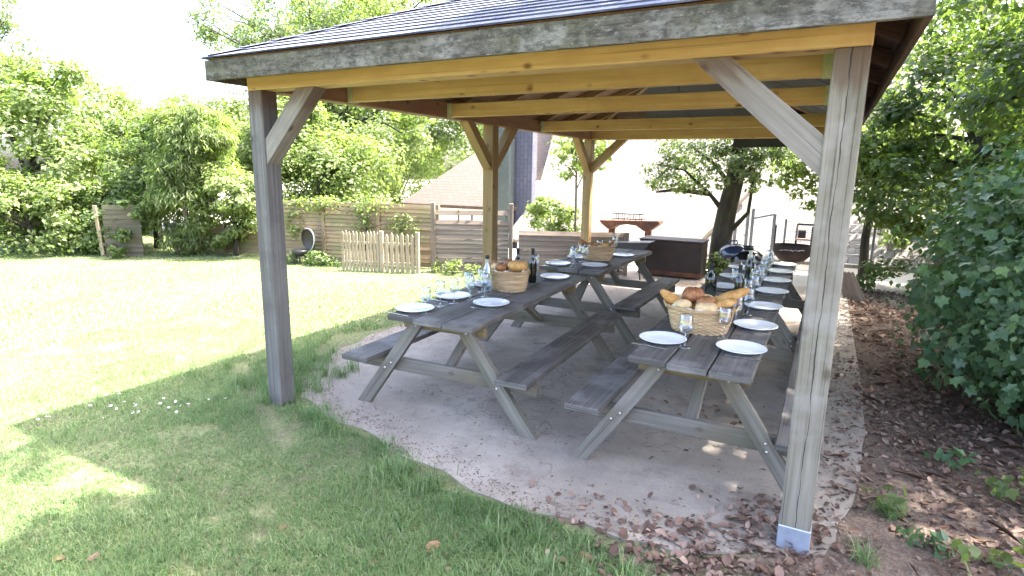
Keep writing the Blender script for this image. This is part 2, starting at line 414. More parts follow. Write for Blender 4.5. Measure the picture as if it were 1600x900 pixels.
# ------------------------------------------------------------------ leaves
T_KITE = (np.array([(0, 0, 0), (.45, .30, .10), (1, 0, -.05), (.45, -.30, .10)]), [(0, 1, 2), (0, 2, 3)])
def lobed():
    a = [(0, 0, 0), (.18, .34, .05), (.10, .52, .02), (.40, .42, .06), (.62, .50, .02), (.66, .24, .05), (1.0, 0, -.12),
         (.66, -.24, .05), (.62, -.50, .02), (.40, -.42, .06), (.10, -.52, .02), (.18, -.34, .05), (.45, 0, -.03)]
    f = [(12, i, (i + 1) % 12) for i in range(12)]
    return np.array(a), f
T_LOBED = lobed()
def curled():
    a = [(0, 0, 0), (.3, .22, .10), (.65, .24, .14), (1, .03, .10), (.65, -.2, .16), (.3, -.24, .08), (.5, 0, 0)]
    return np.array(a), [(6, i, (i + 1) % 6) for i in range(6)]
T_CURL = curled()
T_BLADE = (np.array([(0, .5, 0), (0, -.5, 0), (.35, .33, .5), (.35, -.33, .5), (1, 0, .85)]), None)

def leaf_arrays(P, N, size, tmpl, aspect=1.0, droop=.0, gen=rng):
    """leaf templates at points P with normals N (both (n,3))"""
    n = len(P); T, F = tmpl; T = T * np.array([1, aspect, 1]); k = len(T)
    N = N / (np.linalg.norm(N, axis=1, keepdims=True) + 1e-9)
    R = gen.normal(size=(n, 3)); R[:, 2] -= droop
    X = R - N * (R * N).sum(1, keepdims=True); X /= np.linalg.norm(X, axis=1, keepdims=True) + 1e-9
    Y = np.cross(N, X)
    s = np.asarray(size).reshape(-1, 1, 1) * np.ones((n, 1, 1))
    V = P[:, None, :] + s * (T[None, :, 0:1] * X[:, None, :] + T[None, :, 1:2] * Y[:, None, :] + T[None, :, 2:3] * N[:, None, :])
    F = np.array(F)[None] + (np.arange(n) * k)[:, None, None]
    return V.reshape(-1, 3), F.reshape(-1, 3)

def crown_points(blobs, n, gen, sub=26, subr=.3, shell=.55):
    """clumped points: blobs = [(centre, radii)], sub-clumps on and in each ellipsoid"""
    w = np.array([np.prod(b[1]) ** .67 for b in blobs]); w /= w.sum()
    Ps, Ns, cl = [], [], []
    for (c, r), q in zip(blobs, w):
        c = np.array(c, float); r = np.array(r, float); m = max(3, int(sub * q * len(blobs)))
        d = gen.normal(size=(m, 3)); d /= np.linalg.norm(d, axis=1, keepdims=True)
        rad = shell + (1 - shell) * gen.random((m, 1)) ** .6
        cen = c + d * rad * r; cl += list(cen)
        k = int(n * q / m) + 1
        sr = r.mean() * subr
        for j in range(m):
            kk = int(k * gen.uniform(.5, 1.5))
            o = gen.normal(size=(kk, 3)); o = o / np.linalg.norm(o, axis=1, keepdims=True) * (gen.random((kk, 1)) ** .45)
            p = cen[j] + o * sr * np.array([1.15, 1.15, .75]) * gen.uniform(.7, 1.3)
            Ps.append(p); Ns.append(o * .7 + d[j] * .5 + np.array([0, 0, .55]) + gen.normal(size=(kk, 3)) * .45)
    return np.vstack(Ps), np.vstack(Ns), cl

def tree(name, label, cat, loc, blobs, n, size, mat, seed, trunk_h=1.0, trunk_r=.1, tmpl=T_KITE, group=None, bark='bark', sub=26, subr=.3,
         shell=.55, lean=(0, 0), limbs=10, aspect=1.0, droop=.0, zmin=.03, hanging=0, keep=None):
    gen = np.random.default_rng(seed); r2 = random.Random(seed)
    root = thing(name, label, cat, loc, 0, group)
    P, N, cl = crown_points(blobs, n, gen, sub, subr, shell)
    ok = P[:, 2] > zmin
    if keep is not None: ok &= keep(P + np.array(loc))
    P, N = P[ok], N[ok]
    V, F = leaf_arrays(P, N, size * gen.uniform(.5, 1.35, len(P)), tmpl, aspect, droop, gen)
    link_mesh('crown', np_mesh('crown', V, F), mat, root)
    mb = MB(); top = Vector((lean[0], lean[1], trunk_h))
    path = [Vector((0, 0, -.1)), top * .33 + Vector((r2.uniform(-.05, .05), 0, 0)), top * .66 + Vector((0, r2.uniform(-.05, .05), 0)), top]
    mb.tube(path, [trunk_r * 1.25, trunk_r, trunk_r * .9, trunk_r * .7], 10)
    for c in r2.sample(cl, min(limbs, len(cl))):
        c = Vector(c); s = path[2].lerp(top, r2.random()) if c.z > trunk_h * .5 else path[1]
        if keep is not None and not keep(np.array([c + Vector(loc)]))[0]: continue
        mid = s.lerp(c, .5) + Vector((r2.uniform(-.1, .1), r2.uniform(-.1, .1), .12 * (c - s).length))
        mb.tube([s, s.lerp(mid, .5), mid, c], [trunk_r * .5, trunk_r * .36, trunk_r * .24, trunk_r * .08], 6)
    mb.build('trunk', M[bark], root)
    return root

# ================================================================== SETTING
def hgt(x, y):
    s = np.clip((y - 9.0) / 4.5, 0, 1); r = np.clip((x - 3.75) / .5, 0, 1); return -.008 - .035 * r - 2.6 * s * s * (3 - 2 * s)
def build_ground():
    xs = np.concatenate([np.linspace(-160, -16, 12), np.linspace(-14, 9, 70), np.linspace(11, 160, 12)])
    ys = np.concatenate([np.linspace(-120, -8, 10), np.linspace(-6, 16, 68), np.linspace(18, 260, 14)])
    X, Y = np.meshgrid(xs, ys); Z = hgt(X, Y) + .003 * np.sin(X * 1.7) * np.cos(Y * 1.3)
    nx = len(xs); V = np.stack([X, Y, Z], -1).reshape(-1, 3)
    i = (np.arange(len(ys) - 1)[:, None] * nx + np.arange(nx - 1)[None]).ravel()
    o = link_mesh('ground', np_mesh('ground', V, np.stack([i, i + 1, i + 1 + nx, i + nx], 1)), M['ground'], None, True)
    tag(o, kind='structure')
build_ground()

SLAB = [(-.62, 7.6), (-.72, 4.6), (-.62, 2.6), (-.55, 1.4), (-.35, .75), (.10, .18), (.84, .0), (1.45, -.16), (2.0, -.30), (2.9, -.32), (3.25, -.2), (3.5, -.06), (3.74, .02), (3.88, .5), (3.97, 1.3), (4.01, 2.0), (4.02, 2.8), (4.0, 7.6)]
_e = []
for i, (x, y) in enumerate(SLAB):
    x1, y1 = SLAB[(i + 1) % len(SLAB)]; far = y > 4 or y1 > 4; n = 1 if far else max(2, int(math.hypot(x1 - x, y1 - y) / .06))
    for k in range(n):
        t = k / n; px, py = x + (x1 - x) * t, y + (y1 - y) * t; j = 0 if far else (.2 if px > 3.85 and py > .6 else 1)
        px += j * (.030 * math.sin(5.1 * px + 7.3 * py) + .016 * math.sin(17 * px - 13 * py)); py += j * (.028 * math.sin(6.7 * px - 4.1 * py + 1) + .014 * math.sin(15 * px + 19 * py))
        _e.append((px, py))
SLAB = _e
mb = MB(); mb.poly_prism(SLAB, lambda u, v, w: Vector((u, v, w)), -.09)
tag(mb.build('concrete_slab', M['concrete']), kind='structure')

def in_poly(x, y, poly):
    c = np.zeros(x.shape, bool); n = len(poly)
    for i in range(n):
        x0, y0 = poly[i]; x1, y1 = poly[(i + 1) % n]
        with np.errstate(divide='ignore', invalid='ignore'):
            t = ((y0 > y) != (y1 > y)) & (x < (x1 - x0) * (y - y0) / (y1 - y0 + 1e-12) + x0)
        c ^= t
    return c
def vnoise(x, y, s, seed):
    g = np.random.default_rng(seed); tbl = g.random((64, 64))
    x = x * s + 100; y = y * s + 100; xi = np.floor(x).astype(int); yi = np.floor(y).astype(int); fx = x - xi; fy = y - yi
    fx = fx * fx * (3 - 2 * fx); fy = fy * fy * (3 - 2 * fy)
    a = tbl[xi % 64, yi % 64]; b = tbl[(xi + 1) % 64, yi % 64]; c = tbl[xi % 64, (yi + 1) % 64]; d = tbl[(xi + 1) % 64, (yi + 1) % 64]
    return (a * (1 - fx) + b * fx) * (1 - fy) + (c * (1 - fx) + d * fx) * fy

def blades(x, y, h, w, gen, z0=-.01, lean=.5):
    n = len(x); a = gen.uniform(0, 2 * PI, n); l = gen.uniform(.1, 1, n) * lean * h
    dx, dy = np.cos(a), np.sin(a)
    b = a + PI / 2 + gen.uniform(-.8, .8, n); sx, sy = np.cos(b) * w / 2, np.sin(b) * w / 2
    z = np.full(n, z0)
    V = np.empty((n, 5, 3))
    V[:, 0] = np.stack([x + sx, y + sy, z], 1); V[:, 1] = np.stack([x - sx, y - sy, z], 1)
    V[:, 2] = np.stack([x + dx * l * .35 + sx * .75, y + dy * l * .35 + sy * .75, z + h * .6], 1)
    V[:, 3] = np.stack([x + dx * l * .35 - sx * .75, y + dy * l * .35 - sy * .75, z + h * .6], 1)
    V[:, 4] = np.stack([x + dx * l, y + dy * l, z + h * (1 - .35 * gen.random(n) * lean)], 1)
    o = (np.arange(n) * 5)[:, None]
    F = np.concatenate([o + np.array([0, 1, 3]), o + np.array([0, 3, 2]), o + np.array([2, 3, 4])])
    return V.reshape(-1, 3), F

def build_grass():
    gen = np.random.default_rng(3)
    def field(n, x0, x1, y0, y1):
        return gen.uniform(x0, x1, n), gen.uniform(y0, y1, n)
    Vs, Fs, off = [], [], 0
    def add(V, F):
        nonlocal off
        Vs.append(V); Fs.append(F + off); off += len(V)
    # edge of the lawn: wavers round the slab
    poly = [(-.62, 9), (-.75, 2.6), (-.85, 1.5), (-.58, .95), (-.30, .72), (-.05, .38), (.18, .16), (.50, .10), (.84, .05), (1.3, -.08), (1.75, -.17), (2.05, -.25), (2.5, -.30), (2.9, -.42), (3.2, -.9), (3.0, -1.3), (3.4, -2.9), (9, -3), (9, 9)]
    def allowed(x, y):
        jx = (vnoise(x, y, 3.0, 1) - .5) * .34 + (vnoise(x, y, 9.0, 4) - .5) * .12; jy = (vnoise(x, y, 3.0, 2) - .5) * .34 + (vnoise(x, y, 9.0, 5) - .5) * .12
        return ~in_poly(x + jx, y + jy, poly)
    def bare(x, y):
        p = vnoise(x, y, 1.6, 9) * .5 + vnoise(x, y, 6.0, 10) * .5
        # a worn strip running out from the left post
        d = np.abs((y - .12) + .55 * (x + .3)) ; strip = np.exp(-(d / .10) ** 2) * (x > -1.0) * (x < .75)
        return np.clip((p - .68) * 9, 0, .85) + strip * .95
    # near, short lawn
    x, y = field(560000, -3.2, 3.6, -2.6, 1.6)
    ok = allowed(x, y) & (gen.random(len(x)) > bare(x, y))
    dist = np.hypot(x - 3.6, y + 2.85)
    ok &= gen.random(len(x)) < np.clip(2.6 / dist, .25, 1)
    x, y = x[ok], y[ok]; lush = vnoise(x, y, 1.1, 20) * .6 + vnoise(x, y, 4, 21) * .4
    lush = lush * .7 + .3 * vnoise(x, y, 11, 24); h = (.014 + .06 * lush ** 2) * gen.uniform(.45, 1.35, len(x))
    add(*blades(x, y, h, gen.uniform(.0022, .0048, len(x)), gen, lean=1.4))
    # far lawn
    x, y = field(260000, -12, -.2, -1.5, 7.2)
    ok = allowed(x, y) & ~((x > -3.0) & (y < 1.5)); dist = np.hypot(x - 3.6, y + 2.85)
    ok &= gen.random(len(x)) < np.clip(9 / dist ** 1.2, .2, 1)
    x, y = x[ok], y[ok]
    lush = vnoise(x, y, .9, 22) * .6 + vnoise(x, y, 3, 23) * .4
    add(*blades(x, y, (.015 + .035 * lush) * gen.uniform(.5, 1.3, len(x)), gen.uniform(.006, .011, len(x)), gen, lean=1.4))
    # long tufts along the slab edge, round the left post
    tufts = []
    edge = [(-.9, 2.3), (-.88, 1.7), (-.72, 1.2), (-.52, .92), (-.30, .66), (-.12, .42), (.12, .20), (.40, .14), (.65, .09), (.95, .02), (1.3, -.14), (1.7, -.24), (1.95, -.36), (2.3, -.45), (2.6, -.5), (2.85, -.55)]
    for i in range(len(edge) - 1):
        for t in np.linspace(0, 1, 7)[:-1]:
            a, b = edge[i], edge[i + 1]
            tufts.append((a[0] + (b[0] - a[0]) * t + gen.normal() * .05 - .03, a[1] + (b[1] - a[1]) * t + gen.normal() * .07 - .05, gen.uniform(.25, .95)))
    for _ in range(34): tufts.append((gen.normal(-.28, .26), gen.normal(.34, .24), gen.uniform(.9, 1.5)))
    for _ in range(16): tufts.append((gen.normal(-.6, .2), gen.normal(.95, .2), gen.uniform(.8, 1.25)))
    for _ in range(120): tufts.append((gen.uniform(-1.6, 2.6), gen.uniform(-1.9, -.3), gen.uniform(.2, .6)))
    for c in ((2.62, -.72), (2.95, -.85), (2.35, -.62), (1.55, -.38), (1.75, -.48), (.55, -.05), (.75, -.12), (3.02, -.62)): tufts += [(c[0] + gen.normal() * .05, c[1] + gen.normal() * .05, gen.uniform(.8, 1.2)) for _ in range(4)]
    for cx, cy, s in tufts:
        if not (allowed(np.array([cx]), np.array([cy]))[0] or s > .75): continue
        k = int(60 * s * gen.uniform(.5, 1.3)); rr = np.abs(gen.normal(size=k)) * .06; aa = gen.uniform(0, 2 * PI, k)
        x = cx + rr * np.cos(aa); y = cy + rr * np.sin(aa)
        add(*blades(x, y, gen.uniform(.05, .15, k) * s, gen.uniform(.003, .0055, k), gen, lean=1.1))
    o = link_mesh('grass', np_mesh('grass', np.vstack(Vs), np.vstack(Fs)), M['grass'])
    tag(o, 'short green lawn grass with longer tufts along the slab edge', 'grass', kind='stuff')
build_grass()

def build_litter():
    gen = np.random.default_rng(5)
    x = np.concatenate([gen.uniform(4.0, 6.3, 24000), gen.normal(3.25, .36, 900), gen.uniform(3.3, 6, 3600), gen.uniform(3.9, 4.15, 260), gen.uniform(2.6, 4.0, 90), gen.uniform(2.55, 3.2, 70)])
    y = np.concatenate([gen.uniform(-.7, 8.0, 24000), gen.normal(-.36, .22, 900), gen.uniform(-1.6, .45, 3600), gen.uniform(-.2, 7, 260), gen.uniform(-.2, 3.5, 90), gen.uniform(1.0, 1.7, 70)])
    ok = (vnoise(x, y, 1.5, 31) + (x - 4.6) * .15 > gen.uniform(.1, .55, len(x)))
    ok[24000:24900] = True
    path = np.exp(-((x - 4.55 + .1 * y) / .22) ** 2) * (y < 1.6) * .35
    ok &= gen.random(len(x)) > path
    x, y = x[ok], y[ok]
    ex = np.concatenate([gen.normal(3.93, .12, 420), gen.normal(3.62, .15, 260), gen.uniform(3.6, 6, 9000)]); ey = np.concatenate([gen.uniform(.5, 3.6, 420), gen.normal(.12, .16, 260), gen.uniform(-1.6, 7, 9000)])
    small = np.concatenate([np.ones(len(x)), np.ones(680), np.full(9000, .42)]); x = np.concatenate([x, ex]); y = np.concatenate([y, ey])
    onslab = in_poly(x, y, SLAB)
    z = np.where(onslab, .004, np.where(x > 4.0, -.038, -.004)) + np.abs(gen.normal(size=len(x))) * .010
    N = np.stack([gen.normal(size=len(x)) * .35, gen.normal(size=len(x)) * .35, np.ones(len(x))], 1)
    V, F = leaf_arrays(np.stack([x, y, z], 1), N, small * gen.uniform(.018, .05, len(x)) * gen.choice([.8, 1, 1.5], len(x)), T_CURL, 1.2, gen=gen)
    k = 260; tx = gen.uniform(3.7, 6, k); ty = gen.uniform(-1, 6, k); tz = np.full(k, -.022)
    V2, F2 = leaf_arrays(np.stack([tx, ty, tz], 1), np.stack([gen.normal(size=k) * .15, gen.normal(size=k) * .15, np.ones(k)], 1), gen.uniform(.06, .22, k), T_KITE, .055, gen=gen)
    F = np.concatenate([F, F2 + len(V)]); V = np.concatenate([V, V2])
    o = link_mesh('leaf_litter', np_mesh('leaf_litter', V, F), M['dead_leaf'])
    tag(o, 'carpet of brown fallen leaves on the soil right of the slab', 'leaf litter', kind='stuff')
    # small crumbs blown over the slab
    x = gen.uniform(-.5, 4.0, 1000); y = gen.uniform(-.3, 4.5, 1000); q = np.array([p for p in SLAB if p[1] < 2.6 and p[0] < 3.3]); q = q[gen.integers(0, len(q), 2600)] + np.abs(gen.normal(size=(2600, 2))) * np.array([.06, .13]) + gen.normal(size=(2600, 2)) * .05; x = np.concatenate([x, q[:, 0]]); y = np.concatenate([y, q[:, 1]]); ok = in_poly(x, y, SLAB); x, y = x[ok], y[ok]
    V, F = leaf_arrays(np.stack([x, y, np.full(len(x), .004)], 1), np.stack([gen.normal(size=len(x)) * .2, gen.normal(size=len(x)) * .2, np.ones(len(x))], 1), gen.uniform(.006, .022, len(x)), T_CURL, .7, gen=gen)
    o = link_mesh('leaf_crumbs', np_mesh('leaf_crumbs', V, F), M['dead_leaf'])
    tag(o, 'crumbs of dry leaf and soil along the slab edge', 'leaf crumbs', kind='stuff')
build_litter()

# ================================================================== PAVILION
W, D, YM, HB, PW = 3.69, 6.50, 3.154, 2.272, .135
pav = thing('pavilion', 'open timber pavilion with hipped blue grey shingle roof over the laid tables', 'pavilion')
def post(x, y, mat, shoe=False):
    mb = MB(); mb.bar((0, 0, .10 if shoe else -.03), (0, 0, HB), PW, PW, (0, 1, 0), .006)
    o = mb.build('post', mat, pav); o.location = (x + PW / 2, y + PW / 2, 0)
    if shoe:
        s = MB(); s.box(-PW / 2 - .004, PW / 2 + .004, -PW / 2 - .004, PW / 2 + .004, -.12, .115, .004); s.build('post_shoe', M['zinc'], o)
    return o
M['post_slate'] = wood('slate_grey_post', [(.075, .07, .066), (.14, .133, .125), (.23, .22, .205)], knots=.7, cracks=.65, moss=(.11, .115, .08, .25), stain=(.08, .075, .072, .5), rough=.85, topstain=2.33)
post(0, 0, M['post_slate']); post(W - PW, 0, M['post_split'], True)
for x, y in ((0, YM), (0, D - PW)): post(x, y, M['post_new'])
for x, y in ((W - PW, YM), (W - PW, D - PW)): post(x, y, M['post'])
def brace(p0, p1, mat, up):
    mb = MB(); mb.bar(p0, p1, PW * .80, PW * .95, up, .005)
    # trim flush below the beam and against the post
    return mb.build('brace', mat, pav)
c = PW / 2
BZ = HB - .012
def brace_x(x0, x1, y, mat, zlow):  # in a front or back plane
    s = 1 if x1 > x0 else -1
    mb = MB(); w = PW * .9; t = PW * .80
    pts = [(x0, zlow), (x0, zlow + .17), (x1 - s * .165, HB - .002), (x1, HB - .002)]
    mb.poly_prism(pts, lambda u, v, q: Vector((u, y - t / 2 + q, v)), t)
    o = mb.build('brace', mat, pav); fixuv(o, x0, zlow, x1, HB); return o
def brace_y(y0, y1, x, mat, zlow):
    s = 1 if y1 > y0 else -1
    mb = MB(); t = PW * .80
    pts = [(y0, zlow), (y0, zlow + .15), (y1 - s * .145, HB - .002), (y1, HB - .002)]
    mb.poly_prism(pts, lambda u, v, q: Vector((x - t / 2 + q, u, v)), t)
    o = mb.build('brace', mat, pav); fixuv(o, y0, zlow, y1, HB, True); return o
def fixuv(o, a0, z0, a1, z1, yax=False):
    d = Vector((a1 - a0, z1 - z0)).normalized(); uvl = o.data.uv_layers[0].data; r = rnd.uniform(0, 30)
    for p in o.data.polygons:
        for li in p.loop_indices:
            v = o.data.vertices[o.data.loops[li].vertex_index].co
            a, oth = (v.y, v.x) if yax else (v.x, v.y); q = Vector((a, v.z))
            perp = q.x * -d.y + q.y * d.x
            uvl[li].uv = (r + q.dot(d), perp if abs(p.normal.z) + abs(p.normal.y if yax else p.normal.x) < .5 else oth + 9)
brace_x(PW, .62, c, M['brace'], 1.78)
brace_x(W - PW, W - PW - .57, c, M['brace'], 1.755)
brace_y(YM, YM - .52, c, M['post_new'], 1.76); brace_y(YM + PW, YM + PW + .52, c, M['post_new'], 1.76)
brace_y(D - PW, D - PW - .55, c, M['post_new'], 1.74); brace_x(PW, .70, D - c, M['post_new'], 1.74)
for a, b in ((YM, YM - .52), (YM + PW, YM + PW + .52), (D - PW, D - PW - .55)): brace_y(a, b, W - c, M['post'], 1.76)
brace_x(W - PW, W - PW - .6, D - c, M['post'], 1.74)
# ring beam and tie beams
def beam(name, p0, p1, w, h, mat):
    return MB().bar(p0, p1, w, h, (0, 0, 1), .005).build(name, mat, pav)
BH = .15
beam('ring_beam', (-.002, c, HB + BH / 2), (W + .002, c, HB + BH / 2), PW, BH, M['pine'])
beam('ring_beam', (-.002, D - c, HB + BH / 2), (W + .002, D - c, HB + BH / 2), PW, BH, M['pine'])
for x in (c, W - c): beam('ring_beam', (x, PW + .002, HB + BH / 2), (x, D - PW - .002, HB + BH / 2), PW * .98, BH, M['pine_red'])
for y in (.86, 2.26, 4.45):
    t = beam('tie_beam', (PW + .002, y, HB + .072), (W - PW - .002, y, HB + .072), .075, .13, M['pine'])
    for s in (PW + .03, W - PW - .03):
        MB().box(s - .026, s + .026, y - .041, y + .041, HB + .003, HB + .14, .002).build('end_patch', M['patch'], t)
# roof: eave rectangle, slope .42
X0, X1, Y0, Y1, ZE, SL = -.12, 3.86, -.22, 6.74, 2.44, .42
RUN = (X1 - X0) / 2
def fascia(name, p0, p1, mat, thick=.028, h=.125):
    return MB().bar(p0, p1, thick, h, (0, 0, 1), .003).build(name, mat, pav)
zf = ZE - .0625
fascia('fascia', (X0, Y0 + .014, zf), (X1, Y0 + .014, zf), M['fascia'])
fascia('fascia', (X0, Y1 - .014, zf), (X1, Y1 - .014, zf), M['fascia'])
fascia('fascia', (X0 + .014, Y0 + .030, zf), (X0 + .014, Y1 - .030, zf), M['fascia'])
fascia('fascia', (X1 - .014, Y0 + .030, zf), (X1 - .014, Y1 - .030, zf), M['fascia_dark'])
def slope_frame(side):
    """returns (origin, along, inward, length)"""
    return {'front': (Vector((X0, Y0, ZE)), Vector((1, 0, 0)), Vector((0, 1, 0)), X1 - X0),
            'right': (Vector((X1, Y0, ZE)), Vector((0, 1, 0)), Vector((-1, 0, 0)), Y1 - Y0),
            'back': (Vector((X1, Y1, ZE)), Vector((-1, 0, 0)), Vector((0, -1, 0)), X1 - X0),
            'left': (Vector((X0, Y1, ZE)), Vector((0, -1, 0)), Vector((1, 0, 0)), Y1 - Y0)}[side]
def slab_slope(mb, side, t0, t1, lift0, lift1, thick, out=0.0):
    """one course of the slope from inward distance t0 to t1, trimmed on the hips"""
    o, a, n, L = slope_frame(side); vs = []
    for lift in (0, -thick):
        for t, s0, lf in ((t0, 1, lift0), (t1, 1, lift1)):
            q = max(t, 0) - (out if t == t0 and t0 <= 0 else 0)
            tt = max(t, 0); e = o + n * (q) + Vector((0, 0, SL * q + lf + lift))
            vs.append(mb.bm.verts.new(e + a * (tt - (out if tt == 0 else 0)))); vs.append(mb.bm.verts.new(e + a * (L - tt + (out if tt == 0 else 0))))
    A, B, C_, D_, A2, B2, C2, D2 = vs
    r = rnd.uniform(0, 20)
    for f in ((A, B, D_, C_), (B2, A2, C2, D2), (B, A, A2, B2), (C_, D_, D2, C2), (A, C_, C2, A2), (D_, B, B2, D2)):
        fc = mb.bm.faces.new(f)
        for l in fc.loops:
            p = l.vert.co - o; l[mb.uv].uv = (r + p.dot(a), .002 + .126 * (0 if p.dot(n) < (t0 + t1) / 2 else 1))
roof = None
mb = MB(); step = .118
k = int(RUN / step)
for side in ('front', 'right', 'back', 'left'):
    for i in range(k + 1):
        t0 = i * step; t1 = min(RUN - .002, t0 + step * 1.12)
        if t1 - t0 < .02: continue
        slab_slope(mb, side, t0, t1, .026, .016, .009, .015)
roof = mb.build('roof', M['shingle'], pav)
mb = MB()
for (xa, ya, sx, sy) in ((X0, Y0, 1, 1), (X1, Y0, -1, 1), (X1, Y1, -1, -1), (X0, Y1, 1, -1)):
    for i in range(14):
        t0, t1 = i * RUN / 14, (i + 1.12) * RUN / 14
        for q in (1, -1):
            # little cap shingles folded over the hip
            d = Vector((sx, sy, SL)); p0 = Vector((xa, ya, ZE + .036)) + d * t0; p1 = Vector((xa, ya, ZE + .028)) + d * min(t1, RUN)
            off = Vector((sx * .10, -sy * .0, 0)) if q == 1 else Vector((0, sy * .10, 0))
            off += Vector((0, 0, -.0))
            vs = [p0, p1, p1 + off, p0 + off]
            fs = [mb.bm.verts.new(v) for v in vs]; f = mb.bm.faces.new(fs)
            for l, uvq in zip(f.loops, ((0, .01), (.3, .01), (.3, .1), (0, .1))): l[mb.uv].uv = uvq
rg = mb
rg.bar((X0 + RUN, Y0 + RUN, ZE + SL * RUN + .03), (X0 + RUN, Y1 - RUN, ZE + SL * RUN + .03), .16, .03)
rg.build('hip_cap', M['shingle'], pav)
# underside: boarding, rafters, dark panels
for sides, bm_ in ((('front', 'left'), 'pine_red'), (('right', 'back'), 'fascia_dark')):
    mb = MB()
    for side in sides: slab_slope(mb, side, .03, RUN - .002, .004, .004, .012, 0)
    under = mb.build('roof_boarding', M[bm_], pav)
    for p in under.data.polygons:
        for li in p.loop_indices:
            v = under.data.vertices[under.data.loops[li].vertex_index].co
            under.data.uv_layers[0].data[li].uv = (v.y * .7 + v.z, v.x)
def rafter(side, s, t1, w=.05, h=.085):
    o, a, n, L = slope_frame(side)
    p0 = o + a * s + n * .03 + Vector((0, 0, SL * .03 - .056)); p1 = o + a * s + n * t1 + Vector((0, 0, SL * t1 - .056))
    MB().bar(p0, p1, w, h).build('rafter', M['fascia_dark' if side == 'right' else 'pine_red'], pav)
for side in ('front', 'back'):
    for s in np.linspace(.62, 3.36, 5): rafter(side, s, max(.2, min(s, X1 - X0 - s, RUN) - .05))
for side in ('left', 'right'):
    for s in np.linspace(.7, Y1 - Y0 - .7, 9): rafter(side, s, max(.2, min(s, Y1 - Y0 - s, RUN) - .05))
for (xa, ya, sx, sy) in ((X0, Y0, 1, 1), (X1, Y0, -1, 1), (X1, Y1, -1, -1), (X0, Y1, 1, -1)):
    d = Vector((sx, sy, SL)); p = Vector((xa, ya, ZE - .07))
    MB().bar(p + d * .05, p + d * (RUN - .02), .06, .11).build('hip_rafter', M['pine_red'], pav)
def panel(side, s0, s1, t0, t1, mat, drop=.108):
    o, a, n, L = slope_frame(side); mb = MB(); vs = []
    pts = [(s0, t0), (s1, t0), (s1, t1), (s0, t1)]
    mb.poly_prism(pts, lambda u, v, w: o + a * u + n * v + Vector((0, 0, SL * v - drop - w)), .012)
    mb.build('ceiling_panel', mat, pav)
for s in (.35, 1.57, 2.79, 4.01): panel('right', s + .01, s + 1.20, .16, 1.0 if s < .5 else 1.80, M['panel'])
panel('right', 5.24, 6.3, .16, 1.0, M['panel'])
for s0, t1 in ((.35, .5), (.95, 1.0), (1.56, 1.55), (2.17, 1.5)): panel('back', s0, s0 + .6, .12, t1, M['panel'])
panel('front', 1.5, 2.7, .25, 1.2, M['panel']); panel('front', .55, 1.47, .32, .6, M['panel_green'])
MB().box(2.25, 3.35, 6.76, 6.79, 2.16, 2.31, .003).build('gutter_board', M['panel'], pav)

# ================================================================== PICNIC TABLES
def make_table():
    root = thing('picnic_table', 'grey wooden A frame picnic table at front left, laid with bread basket', 'picnic table', (0, 0, 0), 0, 'picnic tables under the pavilion')
    L = 2.24; hy = L / 2
    for i, x in enumerate((-.241, 0, .241)):
        d = (-.035, .0, .012)[i]
        MB().box(x - .115, x + .115, -hy - d, hy + d * .5, .717, .757, .005, 1).build('top_plank', M['table_top'], root)
    for s in (-1, 1):
        MB().box(s * .62 - .118, s * .62 + .118, -hy - .03 + (s > 0) * .05, hy, .385, .425, .006, 1).build('bench', M['table_top'], root)
    for yy, q in ((-hy + .17, 1), (hy - .2, -1)):
        yb = yy + .048 * q
        MB().box(-.735, .735, yb - .022, yb + .022, .285, .383, .004, 0).build('bench_bearer', M['table_frame'], root)
        MB().box(-.335, .335, yb - .022, yb + .022, .632, .715, .004, 0).build('top_bearer', M['bearer'], root)
        for s in (-1, 1):
            mb = MB(); w = .098
            pts = [(s * .755, 0), (s * .640, 0), (s * .115, .714), (s * .225, .714)]
            mb.poly_prism(pts, lambda u, v, t: Vector((u, yy - .022 + t, v)), .044)
            o = mb.build('leg', M['table_frame'], root)
            fixuv(o, s * .70, 0, s * .17, .714)
            b = MB()
            for (z) in (.31, .355, .665):
                xx = s * (.70 - .742 * z) + (.012 if z != .31 else -.012)
                b.lathe([(0, .006), (.007, .005), (.009, 0)], 8)
                for v in b.bm.verts:
                    if v.tag: continue
                    v.co = Vector((xx + v.co.x, yy - q * (.0225 + v.co.z), z + v.co.y)); v.tag = True
            b.build('bolt', M['bolt'], o)
        MB().bar((0, yb + .05 * q, .335), (0, yb + .62 * q, .70), .07, .045, (0, 0, 1), .004).build('brace', M['table_frame'], root)
    return root
tables = {}
tb = make_table()
def place(t, key, x, y, rz, sy, label, sx=1.0):
    t.location = (x, y, 0); t.rotation_euler = (0, 0, rz); t.scale = (sx, sy, 1); t['label'] = label; tables[key] = t
place(tb, 'FL', 1.262, 1.375, math.radians(2.0), 1.0, 'grey picnic table nearest the left front post, bench ends facing the lawn')
place(copy_tree(tb), 'BL', 1.275, 3.77, math.radians(-.5), .87, 'grey picnic table behind the left one, near the rusty steel box')
place(copy_tree(tb), 'FR', 3.03, 1.30, 0, .985, 'grey picnic table standing closest to the split right front post', .92)
place(copy_tree(tb), 'BR', 3.03, 3.51, 0, .96, 'grey picnic table behind the right one, near the kettle grill', .92)
TT = .758
TN = {'FL': 'front left table', 'BL': 'rear left table', 'FR': 'front right table', 'BR': 'rear right table'}

